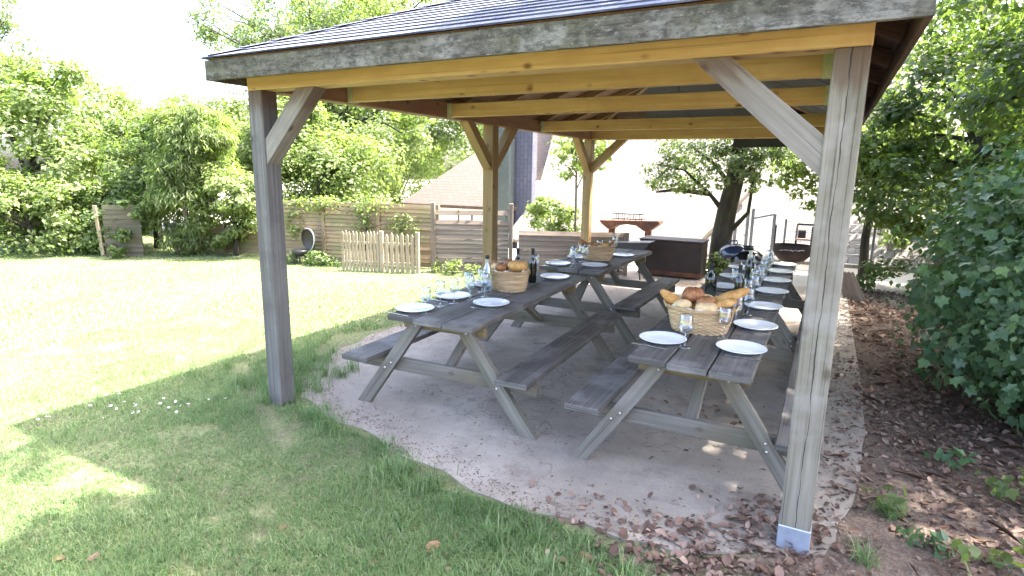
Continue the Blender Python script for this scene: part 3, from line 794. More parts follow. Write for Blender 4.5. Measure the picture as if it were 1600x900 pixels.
# ================================================================== TABLEWARE
def make_plate():
    mb = MB(); r = .14
    mb.lathe([(0, .008), (.085, .008), (.098, .011), (.132, .021), (r, .0235), (r + .0015, .022), (.130, .016), (.094, .004), (.090, 0), (.082, 0), (.080, .003), (0, .003)], 40)
    return mb.build('dinner_plate', M['white_plate'])
def make_glass():
    root = thing('wine_glass', 'x', 'wine glass')
    mb = MB(); mb.lathe([(.0045, .085), (.012, .087), (.028, .097), (.039, .118), (.042, .140), (.039, .168), (.034, .198), (.0335, .1985), (.0385, .168), (.0412, .140), (.038, .119), (.027, .099), (.010, .090), (0, .0893)], 24)
    mb.build('bowl', M['glass'], root)
    mb = MB(); mb.lathe([(0, 0), (.036, 0), (.0365, .0018), (.012, .005), (.005, .012), (.0038, .04), (.0042, .086), (0, .088)], 20)
    mb.build('stem', M['glass'], root)
    return root
def make_fork():
    mb = MB()
    mb.bar((0, -.105, .004), (0, .02, .005), .008, .0025, (0, 0, 1), .001)
    mb.bar((0, .018, .005), (0, .055, .003), .020, .0025, (0, 0, 1), .001)
    for x in (-.0085, -.003, .003, .0085): mb.bar((x, .052, .003), (x, .095, .006), .0032, .002, (0, 0, 1), 0)
    return mb.build('fork', M['steel'])
def make_knife():
    mb = MB()
    mb.bar((0, -.11, .004), (0, -.01, .004), .012, .005, (0, 0, 1), .0015)
    mb.bar((0, -.012, .004), (.003, .105, .003), .018, .0016, (0, 0, 1), .0005)
    return mb.build('knife', M['steel'])
plate0, glass0, fork0, knife0 = make_plate(), make_glass(), make_fork(), make_knife()
_used = set()
def inst(proto, loc, rz, label, cat, group):
    if proto.name not in _used: _used.add(proto.name); o = proto
    else: o = copy_tree(proto)
    o.location = loc; o.rotation_euler = (0, 0, rz); return tag(o, label, cat, group)
ORD = {1: ['only'], 2: ['nearer', 'farther'], 3: ['nearest', 'middle', 'farthest'], 4: ['nearest', 'second nearest', 'third nearest', 'farthest']}
SET = {('FL', 'right'): [(1.42, .92), (1.37, 2.22)], ('FL', 'left'): [(1.04, .47), (1.03, .98), (1.0, 1.55), (.99, 2.1)],
       ('BL', 'right'): [(1.44, 3.12), (1.46, 4.05)], ('BL', 'left'): [(1.06, 3.0), (1.07, 3.6), (1.08, 4.25)],
       ('FR', 'right'): [(3.245, .66), (3.26, 1.26), (3.25, 1.92)], ('FR', 'left'): [(2.80, .62), (2.83, 1.28), (2.84, 1.95)],
       ('BR', 'right'): [(3.25, 2.6), (3.24, 3.2), (3.24, 3.8), (3.25, 4.35)], ('BR', 'left'): [(2.85, 2.62), (2.86, 3.22), (2.85, 3.85)]}
for (tk, sd), pl in SET.items():
    for i, (x, y) in enumerate(pl):
        w = ORD[len(pl)][i]; s = 1 if sd == 'right' else -1
        where = f'{w} place on {sd} side of {TN[tk]}'
        inst(plate0, (x, y, TT), 0, f'white dinner plate at the {where}', 'plate', 'white dinner plates')
        a = rnd.uniform(-.12, .12)
        inst(fork0, (x + s * .02 + rnd.uniform(-.02, .02), y - s * .165, TT), s * PI / 2 + a, f'steel fork at the {where}', 'fork', 'steel forks')
        inst(knife0, (x + s * .02 + rnd.uniform(-.02, .02), y + s * .168, TT), s * PI / 2 - a, f'steel knife at the {where}', 'knife', 'steel knives')
GL = {'FL': [(1.165, .43), (1.13, .66), (1.16, .80), (1.10, 1.10), (1.19, .98), (1.235, 1.13), (1.12, 1.28), (1.13, 1.72), (1.16, 1.86), (1.12, 2.3)],
      'BL': [(1.25, 2.96), (1.19, 3.14), (1.28, 3.24), (1.20, 3.34), (1.23, 3.85), (1.36, 3.92), (1.24, 4.4)],
      'FR': [(2.945, .55), (3.115, .86), (3.13, 1.30), (3.17, 1.62), (3.12, 2.02), (3.15, 2.22)],
      'BR': [(3.11, 2.56), (3.15, 2.74), (3.10, 2.92), (3.13, 3.2), (3.11, 3.5), (3.14, 3.72), (3.10, 4.05), (2.96, 2.5), (2.98, 2.95), (2.97, 3.55)]}
NUM = ['first', 'second', 'third', 'fourth', 'fifth', 'sixth', 'seventh', 'eighth', 'ninth', 'tenth']
for tk, ps in GL.items():
    ps = sorted(ps, key=lambda q: q[1])
    for i, (x, y) in enumerate(ps):
        lb = f'empty wine glass, {NUM[i]} from the near end of the {TN[tk]}'
        inst(glass0, (x, y, TT), rnd.uniform(0, 6), lb, 'wine glass', 'empty wine glasses')

def make_bottle(name, label, loc, h=.30, r=.038, lab=None, neck=None):
    root = thing(name, label, 'bottle', loc, rnd.uniform(-.5, .5), 'dark wine bottles')
    k = h / .30
    mb = MB(); mb.lathe([(0, .004), (r * .8, 0), (r, .006), (r, .165 * k), (r * .95, .185 * k), (r * .62, .212 * k), (r * .40, .235 * k), (r * .36, .25 * k), (r * .36, .29 * k), (r * .42, .2905 * k), (r * .42, .298 * k), (0, .2985 * k)], 28)
    mb.build('glass_body', M['bottle'], root)
    if lab:
        l = MB(); l.lathe([(r + .0012, .055 * k), (r + .0014, .135 * k)], 28)
        bm = l.bm; dl = [f for f in bm.faces if f.calc_center_median().y > .2 * r]; bmesh.ops.delete(bm, geom=dl, context='FACES')
        l.build('label', lab, root)
    if neck:
        l = MB(); l.lathe([(r * .40, .245 * k), (r * .40, .285 * k), (r * .45, .2895 * k), (r * .45, .3 * k), (0, .3012 * k)], 20); l.build('capsule', neck, root)
    return root
make_bottle('wine_bottle', 'dark wine bottle behind the bread basket on the front left table', (1.115, 1.93, TT), .30, .038, None, M['black_metal'])
make_bottle('wine_bottle', 'tall green wine bottle right of the basket on the front left table', (1.285, 1.90, TT), .315, .038, M['bottle'], M['black_metal'])
make_bottle('wine_bottle', 'sloping shouldered wine bottle behind the bread on the front right table', (2.83, 2.05, TT), .29, .046, None, M['black_metal'])
make_bottle('wine_bottle', 'dark wine bottle right of the baguettes on the front right table', (3.06, 1.92, TT), .315, .036, None, M['black_metal'])
make_bottle('wine_bottle', 'wine bottle with pale neck standing on the rear right table', (3.04, 2.78, TT), .33, .038, None, M['paper'])
root = thing('water_bottle', 'clear glass water bottle with dark cap on the front left table', 'bottle', (1.14, 1.33, TT))
MB().lathe([(0, .004), (.038, 0), (.042, .01), (.042, .15), (.036, .19), (.020, .225), (.016, .26), (.016, .285), (.0155, .285), (.0155, .26), (.0195, .225), (.0355, .19), (.0415, .15), (.0415, .012), (0, .008)], 24).build('glass_body', M['glass'], root)
MB().lathe([(0, .283), (.018, .284), (.018, .305), (.014, .31), (0, .31)], 16).build('cap', M['black_metal'], root)

# ------------------------------------------------------------------ bread baskets
def weave_basket(rx, ry, h, seed):
    rows, seg = 30, 132
    V, F = [], []
    g = np.random.default_rng(seed)
    for side in (0, 1):
        for i in range(rows + 1):
            t = i / rows; f = .80 + .20 * t ** .8
            for k in range(seg):
                a = 2 * PI * k / seg
                wv = .0065 * math.sin(a * 22 + (PI if (i // 2) % 2 else 0)) + .0025 * (1 if i % 2 else -1)
                d = -.010 if side else wv
                V.append(((rx * f + d) * math.cos(a), (ry * f + d) * math.sin(a), t * h))
    n1 = (rows + 1) * seg
    for side in (0, 1):
        for i in range(rows):
            for k in range(seg):
                q = [side * n1 + i * seg + k, side * n1 + i * seg + (k + 1) % seg, side * n1 + (i + 1) * seg + (k + 1) % seg, side * n1 + (i + 1) * seg + k]
                F.append(q if side == 0 else q[::-1])
    return V, F
def make_basket(label, loc, rz, rx, ry, h, seed):
    root = thing('bread_basket', label, 'basket', loc, rz, 'wicker bread baskets')
    V, F = weave_basket(rx, ry, h, seed)
    link_mesh('woven_wall', np_mesh('woven_wall', V, F), M['wicker'], root, True)
    mb = MB(); mb.lathe([(0, .004), (.79, .004), (.795, .012), (0, .012)], 40, rx, ry); mb.build('base', M['wicker'], root)
    mb = MB()
    for ph in (0, 1, 2):
        pts = []
        for k in range(97):
            a = 2 * PI * k / 96; w = a * 26 + ph * 2 * PI / 3; rr = 1 + .008 * math.cos(w) / rx * 1.0
            pts.append((rx * rr * math.cos(a), ry * rr * math.sin(a), h + .004 + .007 * math.sin(w)))
        mb.tube(pts, .0055, 6, False)
    mb.build('rim', M['wicker'], root)
    for s in (-1, 1):
        mb = MB(); pts = [(s * (rx + .004 + .022 * math.sin(t * PI)), -.05 + .1 * t, h - .004 + .030 * math.sin(t * PI)) for t in np.linspace(0, 1, 9)]
        mb.tube(pts, .007, 8); mb.build('handle', M['wicker'], root)
    # folded cloth liner
    g = np.random.default_rng(seed); V, F = [], []; seg, rings = 72, 7
    for i in range(rings):
        t = i / (rings - 1)
        for k in range(seg):
            a = 2 * PI * k / seg
            fl = .012 * math.sin(7 * a + seed) + .008 * math.sin(13 * a + 2 * seed)
            rr = (.35 + .60 * min(1, t * 1.35)) + (fl * 2 if t > .6 else 0); z = h * (.35 + .62 * min(1, t * 1.2)) + (fl * 1.2 + .014 if t > .75 else 0)
            V.append((rx * rr * math.cos(a), ry * rr * math.sin(a), z))
    for i in range(rings - 1):
        for k in range(seg): F.append((i * seg + k, i * seg + (k + 1) % seg, (i + 1) * seg + (k + 1) % seg, (i + 1) * seg + k))
    link_mesh('cloth_liner', np_mesh('cloth_liner', V, F), M['linen'], root, True)
    return root
def loaf(name, label, p0, p1, r, mat, cat='bread', slashes=5, seed=0, flat_=.85):
    """baguette or roll as one lumpy tapered loaf with scored top"""
    g = np.random.default_rng(seed); p0, p1 = Vector(p0), Vector(p1); L = (p1 - p0).length
    x = (p1 - p0).normalized(); y = Vector((0, 0, 1)).cross(x)
    if y.length < .05: y = Vector((1, 0, 0))
    y.normalize(); z = x.cross(y); nu, nv = 36, 20; V, F = [], []
    ph = g.uniform(0, 6, 4)
    for i in range(nu + 1):
        t = i / nu; e = max(0.0, 1 - abs(2 * t - 1) ** 3.2) ** .5
        for k in range(nv):
            a = 2 * PI * k / nv; up = max(0, math.sin(a))
            rr = r * e * (1 + .05 * math.sin(9 * t + ph[0]) + .04 * math.sin(3 * a + ph[1]))
            if slashes: rr *= 1 - .16 * up ** 2 * max(0, math.sin(t * slashes * 2 * PI + 1.6 * math.cos(a) + ph[2])) ** 3
            q = x * (t * L) + y * (rr * math.cos(a)) + z * (rr * math.sin(a) * flat_)
            V.append(q)
    for i in range(nu):
        for k in range(nv): F.append((i * nv + k, i * nv + (k + 1) % nv, (i + 1) * nv + (k + 1) % nv, (i + 1) * nv + k))
    me = np_mesh(name, [tuple(v) for v in V], F)
    o = link_mesh(name, me, mat, None, True); o.location = p0
    return tag(o, label, cat, 'bread in the baskets')
def fill_basket(b, where, kinds, seed):
    mw = Matrix.Translation(b.location) @ Matrix.Rotation(b.rotation_euler.z, 4, 'Z')
    for i, (nm, lb, p0, p1, r, mt, sl) in enumerate(kinds):
        loaf(nm, f'{lb} in the basket on the {where}', mw @ Vector(p0), mw @ Vector(p1), r, M[mt], 'bread', sl, seed * 20 + i)
bk = make_basket('oval wicker bread basket heaped with baguettes on the front right table', (2.945, .985, TT), .12, .205, .165, .155, 1)
fill_basket(bk, 'front right table', [
    ('baguette', 'long golden baguette leaning out to the right', (-.08, .03, .11), (.29, .07, .285), .040, 'bread_gold', 4),
    ('baguette', 'shorter golden baguette below the long one', (-.04, -.06, .12), (.215, -.03, .225), .038, 'bread_gold', 3),
    ('baguette', 'golden baguette end poking out at the left', (-.02, -.02, .10), (-.26, -.03, .25), .040, 'bread_gold', 3),
    ('bread_roll', 'round brown crusty roll piled on top', (-.125, .03, .215), (.015, .05, .23), .064, 'bread_brown', 2),
    ('bread_roll', 'small brown roll at the middle', (-.03, -.03, .19), (.09, -.02, .20), .048, 'bread_brown', 2),
    ('bread_roll', 'smooth pale roll at the front rim', (-.03, -.11, .17), (.11, -.105, .17), .050, 'bread_pale', 0),
    ('bread_roll', 'pale roll half hidden at the left', (-.165, -.06, .165), (-.05, -.08, .18), .046, 'bread_pale', 0),
    ('bread_roll', 'pale roll at the back rim', (-.05, .10, .18), (.08, .10, .185), .05, 'bread_pale', 1)], 1)
bk = make_basket('oval wicker bread basket between two wine bottles on the front left table', (1.255, 1.50, TT), -.25, .19, .15, .165, 2)
fill_basket(bk, 'front left table', [
    ('baguette', 'golden baguette end pointing up at the left', (-.06, .02, .10), (-.18, -.02, .235), .036, 'bread_brown', 2),
    ('bread_roll', 'torn golden loaf piled at the right', (.02, -.03, .215), (.18, .03, .215), .060, 'bread_gold', 1),
    ('bread_roll', 'small reddish brown roll at the middle', (-.05, .0, .21), (.06, .03, .225), .05, 'bread_brown', 2),
    ('bread_roll', 'brown roll sunk behind the rim', (-.08, -.07, .19), (.03, -.06, .195), .048, 'bread_brown', 2),
    ('bread_roll', 'pale roll at the left rim', (-.15, -.04, .185), (-.05, -.05, .19), .045, 'bread_pale', 0)], 2)
bk = make_basket('wicker bread basket with small rolls on the rear left table', (1.285, 3.62, TT), .1, .20, .16, .16, 3)
fill_basket(bk, 'rear left table', [
    ('baguette', 'thin brown baguette leaning out to the left', (.0, .02, .10), (-.23, .0, .225), .026, 'bread_brown', 3),
    ('baguette', 'thin brown baguette leaning out to the right', (.05, .03, .10), (.20, .04, .24), .024, 'bread_brown', 3),
    ('bread_roll', 'brown roll at the left', (-.12, -.04, .165), (-.04, -.03, .17), .038, 'bread_brown', 1),
    ('bread_roll', 'reddish roll at the middle', (-.03, -.06, .17), (.05, -.05, .17), .040, 'bread_brown', 1),
    ('bread_roll', 'golden roll at the right', (.05, -.04, .17), (.14, -.02, .17), .040, 'bread_gold', 1)], 3)

# ================================================================== GRILLS AND STEEL FURNITURE
# large rusty box
root = thing('steel_box', 'large dark rusty steel box standing at the back of the slab', 'steel box', (1.32, 7.42, 0))
mb = MB(); mb.box(-.53, .53, -.25, .25, .03, .62, .008); mb.build('body', M['rust'], root)
MB().box(-.545, .545, -.265, .265, .622, .648, .004).build('lid', M['rust'], root)
MB().box(-.535, .535, -.254, -.251, .03, .11, .001).build('base_strip', M['rust_orange'], root)
for x in (-.45, .45): MB().box(x - .03, x + .03, -.2, .2, 0, .03, .002).build('foot', M['black_metal'], root)
# long fire trough on legs with rail, behind
root = thing('fire_trough', 'rusty steel fire trough on pointed legs with black rail on top', 'fire trough', (.21, 8.5, 0))
mb = MB(); pts = [(-.60, .82), (.60, .86), (.60, .80), (.42, .66), (.30, .66), (.16, .75), (-.02, .77), (-.22, .74), (-.34, .66), (-.42, .66), (-.56, .76)]
mb.poly_prism(pts, lambda u, v, w: Vector((u, w - .15, v)), .30); mb.build('bowl', M['rust_orange'], root)
for x in (-.38, .36):
    mb = MB(); mb.poly_prism([(x - .06, .67), (x + .06, .67), (x + .025, 0), (x - .025, 0)], lambda u, v, w: Vector((u, w - .04, v)), .08); mb.build('leg', M['rust_orange'], root)
mb = MB()
for z in (.86, .96): mb.tube([(-.33, -.12, z), (.25, -.12, z + .01), (.25, .12, z + .01), (-.33, .12, z), (-.33, -.12, z)], .008, 6)
for x in np.linspace(-.33, .25, 6): mb.tube([(x, -.12, .84), (x, -.12, .965)], .007, 6); mb.tube([(x, .12, .84), (x, .12, .965)], .007, 6)
mb.build('rail', M['black_metal'], root)
# low open black cover beside the box
root = thing('fire_pan', 'open black steel pan on a stand left of the rusty box', 'fire pan', (.72, 6.78, 0))
mb = MB(); mb.poly_prism([(-.30, .60), (.40, .645), (.26, .47), (-.22, .45)], lambda u, v, w: Vector((u, w - .16, v)), .32); mb.build('pan', M['black_metal'], root)
for x in (-.16, .18):
    for y in (-.1, .1): MB().tube([(x, y, .46), (x * 1.4, y * 1.3, 0)], .012, 8).build('leg', M['black_metal'], root)
# kettle grill with its lid hung open
root = thing('kettle_grill', 'black kettle grill behind the rear right table, blue lid tipped open', 'grill', (2.72, 5.6, 0))
mb = MB(); R = .215
mb.lathe([(0, .40), (.08, .405), (.15, .44), (.20, .51), (R, .58), (R + .006, .60), (R, .605), (R - .008, .60), (.19, .52), (.14, .455), (0, .42)], 32); mb.build('bowl', M['enamel'], root)
mb = MB(); mb.lathe([(R + .004, .61), (R, .64), (.19, .70), (.14, .745), (.06, .77), (0, .775)], 32); mb.build('dome', M['enamel'], root)
mb = MB(); mb.lathe([(.05, .772), (.055, .79), (.05, .80), (0, .80)], 16); mb.tube([(-.06, 0, .77), (-.06, 0, .81), (.06, 0, .81), (.06, 0, .77)], .011, 8); mb.build('vent', M['black_metal'], root)
lid = MB(); lid.lathe([(.20, -.02), (.205, 0), (.195, .05), (.155, .105), (.09, .135), (0, .145), (0, .138), (.085, .128), (.15, .098), (.188, .046), (.197, 0)], 32)
lid.tube([(-.05, 0, .138), (-.05, 0, .185), (.05, 0, .185), (.05, 0, .138)], .011, 8)
for v in lid.bm.verts: v.co = Matrix.Translation((-.18, .05, .68)) @ Matrix.Rotation(math.radians(-8), 4, 'Y') @ v.co
lid.build('lid', M['enamel_blue'], root)
for k in range(3):
    a = k * 2 * PI / 3 + .5; MB().tube([(.13 * math.cos(a), .13 * math.sin(a), .45), (.24 * math.cos(a), .24 * math.sin(a), 0)], .012, 8).build('leg', M['steel'], root)
MB().tube([(R, -.08, .60), (R + .09, -.06, .60), (R + .09, .06, .60), (R, .08, .60)], .010, 8).build('side_handle', M['black_metal'], root)
# rusty bowl grill with cut out frieze and tall rods
root = thing('bowl_grill', 'rusty bowl grill with cut out frieze and tall notched rods', 'grill', (3.235, 6.25, 0))
mb = MB()
mb.lathe([(.25, .80), (.25, .70), (.235, .655), (.17, .585), (.08, .55), (0, .545), (0, .555), (.075, .56), (.165, .595), (.225, .66), (.24, .70), (.24, .80)], 36, 1, .8, close=False)
mb.build('bowl', M['rust'], root)
mb = MB(); rr = random.Random(3)
for i in range(16):
    a = -PI / 2 + (i - 7.5) * .085; z = .735 + rr.uniform(-.012, .014); s = rr.uniform(.003, .007)
    x, y = .252 * math.cos(a), .8 * .252 * math.sin(a) - .0005
    mb.bar((x - s, y, z), (x + s, y, z + rr.uniform(-.008, .008)), .004, rr.uniform(.006, .013), (0, 0, 1), 0)
mb.build('frieze', M['plaster'], root)
for x in (-.24, .225):
    mb = MB(); mb.tube([(x, -.02, .70), (x, -.02, 1.07)], .011, 8)
    for z in np.linspace(.84, 1.03, 6): mb.tube([(x - .015, -.02, z), (x + .015, -.02, z)], .008, 6)
    mb.build('rod', M['black_metal'], root)
mb = MB(); mb.lathe([(0, .0), (.17, .0), (.17, .012), (.06, .03), (.048, .06), (.044, .5), (.06, .56), (0, .56)], 24); mb.build('pedestal', M['black_metal'], root)
# little stand with black frame behind it
root = thing('side_trolley', 'small black framed trolley with pinkish top behind the bowl grill', 'trolley', (3.42, 7.25, 0))
mb = MB()
for x in (-.19, .19):
    for y in (-.12, .12): mb.tube([(x, y, 0), (x, y, 1.02)], .012, 6)
mb.tube([(-.19, -.12, 1.02), (.19, -.12, 1.02), (.19, .12, 1.02), (-.19, .12, 1.02), (-.19, -.12, 1.02)], .012, 6); mb.build('frame', M['black_metal'], root)
MB().box(-.2, .2, -.14, .14, .78, .81, .003).build('top', flat('pinkish_board', (.42, .30, .26), .8), root)
MB().box(-.17, -.06, -.06, .06, .812, .93, .01).build('box', M['black_metal'], root)

# metal gate and railing
root = thing('metal_gate', 'grey metal gate with wire infill behind the kettle grill', 'gate', (2.4, 9.5, 0))
for x in (-.14, -.05, .34): MB().box(x - .028, x + .028, -.03, .03, -.4, 1.12 if x < .3 else 1.03, .003).build('gate_post', M['grey_metal'], root)
mb = MB(); mb.bar((-.05, 0, .92), (.34, 0, 1.02), .04, .035); mb.bar((-.05, 0, -.2), (.34, 0, -.2), .04, .035); mb.build('gate_frame', M['grey_metal'], root)
mb = MB()
for z in np.linspace(-.1, .85, 7): mb.tube([(-.05, 0, z), (.34, 0, z + .02)], .006, 6)
mb.build('wire_infill', M['grey_metal'], root)
root = thing('wire_fence', 'thin wire railing on grey posts right of the metal gate', 'fence', (3.3, 9.4, 0))
for x in (-.35, .35, 1.1): MB().box(x - .02, x + .02, -.02, .02, -.4, .95, .003).build('fence_post', M['grey_metal'], root)
mb = MB()
for z in np.linspace(.0, .9, 6): mb.tube([(-.4, 0, z), (1.3, 0, z)], .005, 6)
mb.build('wire', M['grey_metal'], root)
root = thing('wire_fence', 'short wire railing on a grey post left of the metal gate', 'fence', (2.05, 9.45, 0))
MB().box(-.03, .03, -.02, .02, -.4, .82, .003).build('fence_post', M['grey_metal'], root)
mb = MB()
for z in np.linspace(.0, .78, 5): mb.tube([(-.2, 0, z), (.2, 0, z)], .005, 6)
mb.build('wire', M['grey_metal'], root)
# board behind the right post
root = thing('board_stack', 'weathered grey boards leaning behind the right front post', 'boards', (4.12, 6.9, 0))
for i in range(4):
    MB().bar((-.12 + .07 * i, -.03 * i, -.02), (-.26 + .05 * i, .12, .36), .08, .02, (0, 1, .2), .003).build('board', M['fence_b'], root)

# ================================================================== FENCES
def fence(name, label, a, b, h, mat, panels, row=.075, posts=True, skip_ends=False, gap_rows=0, post_h=None, lap=.0):
    a, b = Vector((a[0], a[1], 0)), Vector((b[0], b[1], 0)); L = (b - a).length; ang = math.atan2(b.y - a.y, b.x - a.x)
    root = thing(name, label, 'fence', (a.x, a.y, -.03), ang)
    pl = L / panels
    for i in range(panels):
        mb = MB(); n = int((h - .02) / row)
        for j in range(n):
            z = .04 + j * row
            if gap_rows and j in (n - 2,): continue
            mb.bar((i * pl + .04, rnd.uniform(-.003, .003), z + row / 2), ((i + 1) * pl - .04, rnd.uniform(-.003, .003), z + row / 2 + rnd.uniform(-.004, .004)), .014, row * (1.04 if lap > .01 else .985), (0, rnd.uniform(.25, .4), 1), .002)
        if gap_rows: 
            for q in (.33, .66): mb.bar((i * pl + pl * q, 0, h - row * 2.4), (i * pl + pl * q, 0, h - .02), .03, .012, (0, 1, 0), .001)
        for q in (.06, .5, .94): mb.bar((i * pl + pl * q, .022, .03), (i * pl + pl * q, .022, h - .04), .035, .02, (0, 1, 0), .002)
        mb.build('fence_panel', mat, root)
    for i in range(panels + 1):
        if skip_ends and i in (0,): continue
        mb = MB(); mb.box(i * pl - .035, i * pl + .035, -.035, .035, -.05, (post_h or h) + rnd.uniform(-.01, .02), .005, 2); mb.build('fence_post', mat, root)
    return root
fence('board_fence', 'tan board fence overgrown with green ivy behind the picket fence', (-5.95, 5.05), (-2.52, 5.80), 1.17, M['fence_a'], 3, lap=.02)
fence('board_fence', 'grey slatted fence panel behind the middle post with open top row', (-2.42, 5.52), (-1.19, 6.10), 1.13, M['fence_b'], 1, .082, gap_rows=1, post_h=1.24)
fence('board_fence', 'low grey slatted fence behind the rear left table', (-1.10, 6.14), (.62, 6.95), .78, M['fence_b'], 1, .082, skip_ends=True)
fence('board_fence', 'dark fence panel half hidden under the shrubs at the left', (-8.2, 4.55), (-6.3, 5.35), .62, M['fence_a'], 2, .08)
root = thing('fence_panel', 'leaning weathered board panel among the hedge trees', 'fence panel', (-8.52, 3.66, -.03), math.radians(36))
mb = MB()
for j in range(11): mb.bar((-.33 + j * .002, 0, .06 + j * .092), (.36, 0, .06 + j * .092), .018, .092, (0, .12, 1), .002)
mb.build('boards', M['fence_dark'], root)
MB().bar((-.37, -.02, -.03), (-.43, -.02, 1.02), .06, .05, (0, 1, 0), .004).build('edge_post', M['picket'], root)
# picket fence with gate
def picket_row(mb, x0, x1, n, h, y=0, jag=.03):
    for i in range(n):
        x = x0 + (x1 - x0) * (i + .5) / n; w = (x1 - x0) / n * .62; hh = h + rnd.uniform(-jag, jag); tl = rnd.uniform(-.008, .008)
        mb.poly_prism([(x - w / 2, 0), (x + w / 2, 0), (x + w / 2 + tl, hh - .05), (x + tl, hh), (x - w / 2 + tl, hh - .05)], lambda u, v, q: Vector((u, y + q, v + .02)), .018)
root = thing('picket_fence', 'pale wooden picket fence with a small gate on the lawn edge', 'fence', (-3.84, 4.74, -.03), math.atan2(.43, 1.30))
mb = MB(); picket_row(mb, 0, .72, 11, .70); fo = mb.build('pickets', M['picket'], root)
mb = MB(); picket_row(mb, .80, 1.36, 6, .70, .0, .035)
for q in (.18, .52): mb.bar((.78, .03, q), (1.36, .03, q), .02, .05)
mb.build('gate', M['picket'], root)
mb = MB()
for q in (.18, .52): mb.bar((0, .030, q), (.74, .030, q), .02, .05)
mb.build('rails', M['picket'], root)
for x in (.75, 1.40): MB().box(x - .03, x + .03, -.012, .048, -.05, .74, .005, 2).build('gate_post', M['picket'], root)
for o in root.children:
    if o.name.startswith(('pickets', 'gate')):
        for p in o.data.polygons:
            for li in p.loop_indices:
                v = o.data.vertices[o.data.loops[li].vertex_index].co; o.data.uv_layers[0].data[li].uv = (v.z, v.x * 1.0 + v.y)
# kettle grill by the fence, lid hinged up
root = thing('kettle_grill', 'black kettle grill by the ivy fence, lid standing upright', 'grill', (-4.98, 4.86, -.03))
mb = MB(); mb.lathe([(0, .16), (.09, .18), (.14, .24), (.15, .29), (.145, .29), (.13, .24), (0, .19)], 24); mb.build('bowl', M['black_metal'], root)
mb = MB(); mb.lathe([(.17, 0), (.16, .03), (.11, .07), (0, .09), (0, .084), (.105, .064), (.152, .028), (.162, 0)], 28)
for v in mb.bm.verts: v.co = Matrix.Translation((.05, .16, .46)) @ Matrix.Rotation(math.radians(-80), 4, 'X') @ Matrix.Diagonal((1, 1.25, 1, 1)) @ v.co
mb.build('lid', flat('brown_lid_inside', (.04, .032, .026), .5), root)
mb = MB(); mb.tube([(.05 + .172 * math.cos(t), .145 + .02 * math.sin(t), .46 + .215 * math.sin(t)) for t in np.linspace(-1.3, 2.2, 20)], .012, 8); mb.build('lid_rim', M['bolt'], root)
for k in range(3):
    a = k * 2.1 + .4; MB().tube([(.08 * math.cos(a), .08 * math.sin(a), .2), (.15 * math.cos(a), .15 * math.sin(a), 0)], .01, 6).build('leg', M['black_metal'], root)

# ================================================================== HOUSES
def slab_poly(mb, pts, thick, uvax):
    """thick polygon through 3D pts; uv from uvax (u dir, v dir)"""
    pts = [Vector(p) for p in pts]; n = (pts[1] - pts[0]).cross(pts[2] - pts[0]).normalized()
    a = [mb.bm.verts.new(p) for p in pts]; b = [mb.bm.verts.new(p - n * thick) for p in pts]
    fs = [mb.bm.faces.new(a), mb.bm.faces.new(b[::-1])] + [mb.bm.faces.new((a[i], b[i], b[(i + 1) % len(a)], a[(i + 1) % len(a)])) for i in range(len(a))]
    for f in fs:
        for l in f.loops: l[mb.uv].uv = (l.vert.co.dot(Vector(uvax[0])), l.vert.co.dot(Vector(uvax[1])))
s2 = math.sqrt(.5)
house = thing('roof_house', 'house with pinkish tiled hip roof beyond the grey slatted fence', 'house', (-9, 15.5, -2.63))
def loc(p): return Vector(p) - Vector((-9, 15.5, -2.63))
HA = dict(y=13.6, z=.12)
mb = MB(); slab_poly(mb, [loc((-9.35, 13.3, .63)), loc((-4.9, 13.3, .63)), loc((-4.9, 17.7, 3.45)), loc((-7.3, 17.7, 3.45))], .12, ((1, 0, 0), (0, s2, s2)))
slab_poly(mb, [loc((-9.35, 22.0, .63)), loc((-9.35, 13.3, .63)), loc((-7.3, 17.7, 3.45))], .12, ((0, 1, 0), (s2, 0, s2)))
mb.build('roof', M['tile_pink'], house)
MB().box(-9.0 + 9, -4.95 + 9, 13.8 - 15.5, 17 - 15.5, 0, 3.2, .01).build('wall', M['plaster'], house)
mb = MB(); mb.box(-5.2 + 9, -4.42 + 9, 13.45 - 15.5, 13.75 - 15.5, 0.0, 6.3, .02); mb.build('slate_gable', M['slate'], house)
MB().box(-5.45 + 9, -4.98 + 9, 13.05 - 15.5, 13.40 - 15.5, 0, 6.4, .02).build('flue', M['flue'], house)
house2 = thing('long_house', 'long white house with sunlit pale tiled roof behind the pavilion', 'house', (0, 14, -2.63))
def loc2(p): return Vector(p) - Vector((0, 14, -2.63))
mb = MB(); slab_poly(mb, [loc2((-4.9, 12.6, -.25)), loc2((9.5, 12.6, -.25)), loc2((9.5, 18.6, 5.75)), loc2((-5.35, 18.6, 5.75)), loc2((-4.45, 13.9, 1.05))], .12, ((1, 0, 0), (0, s2, s2)))
mb.build('roof', M['tile_pale'], house2)
MB().box(-4.6, 9.3, 12.9 - 14, 18.4 - 14, 0, 2.35, .01).build('wall', M['plaster'], house2)
mb = MB(); mb.bar(loc2((.62, 12.7, -.15)), loc2((1.75, 13.9, 1.32)), .14, .10); mb.build('verge_board', M['fence_b'], house2)

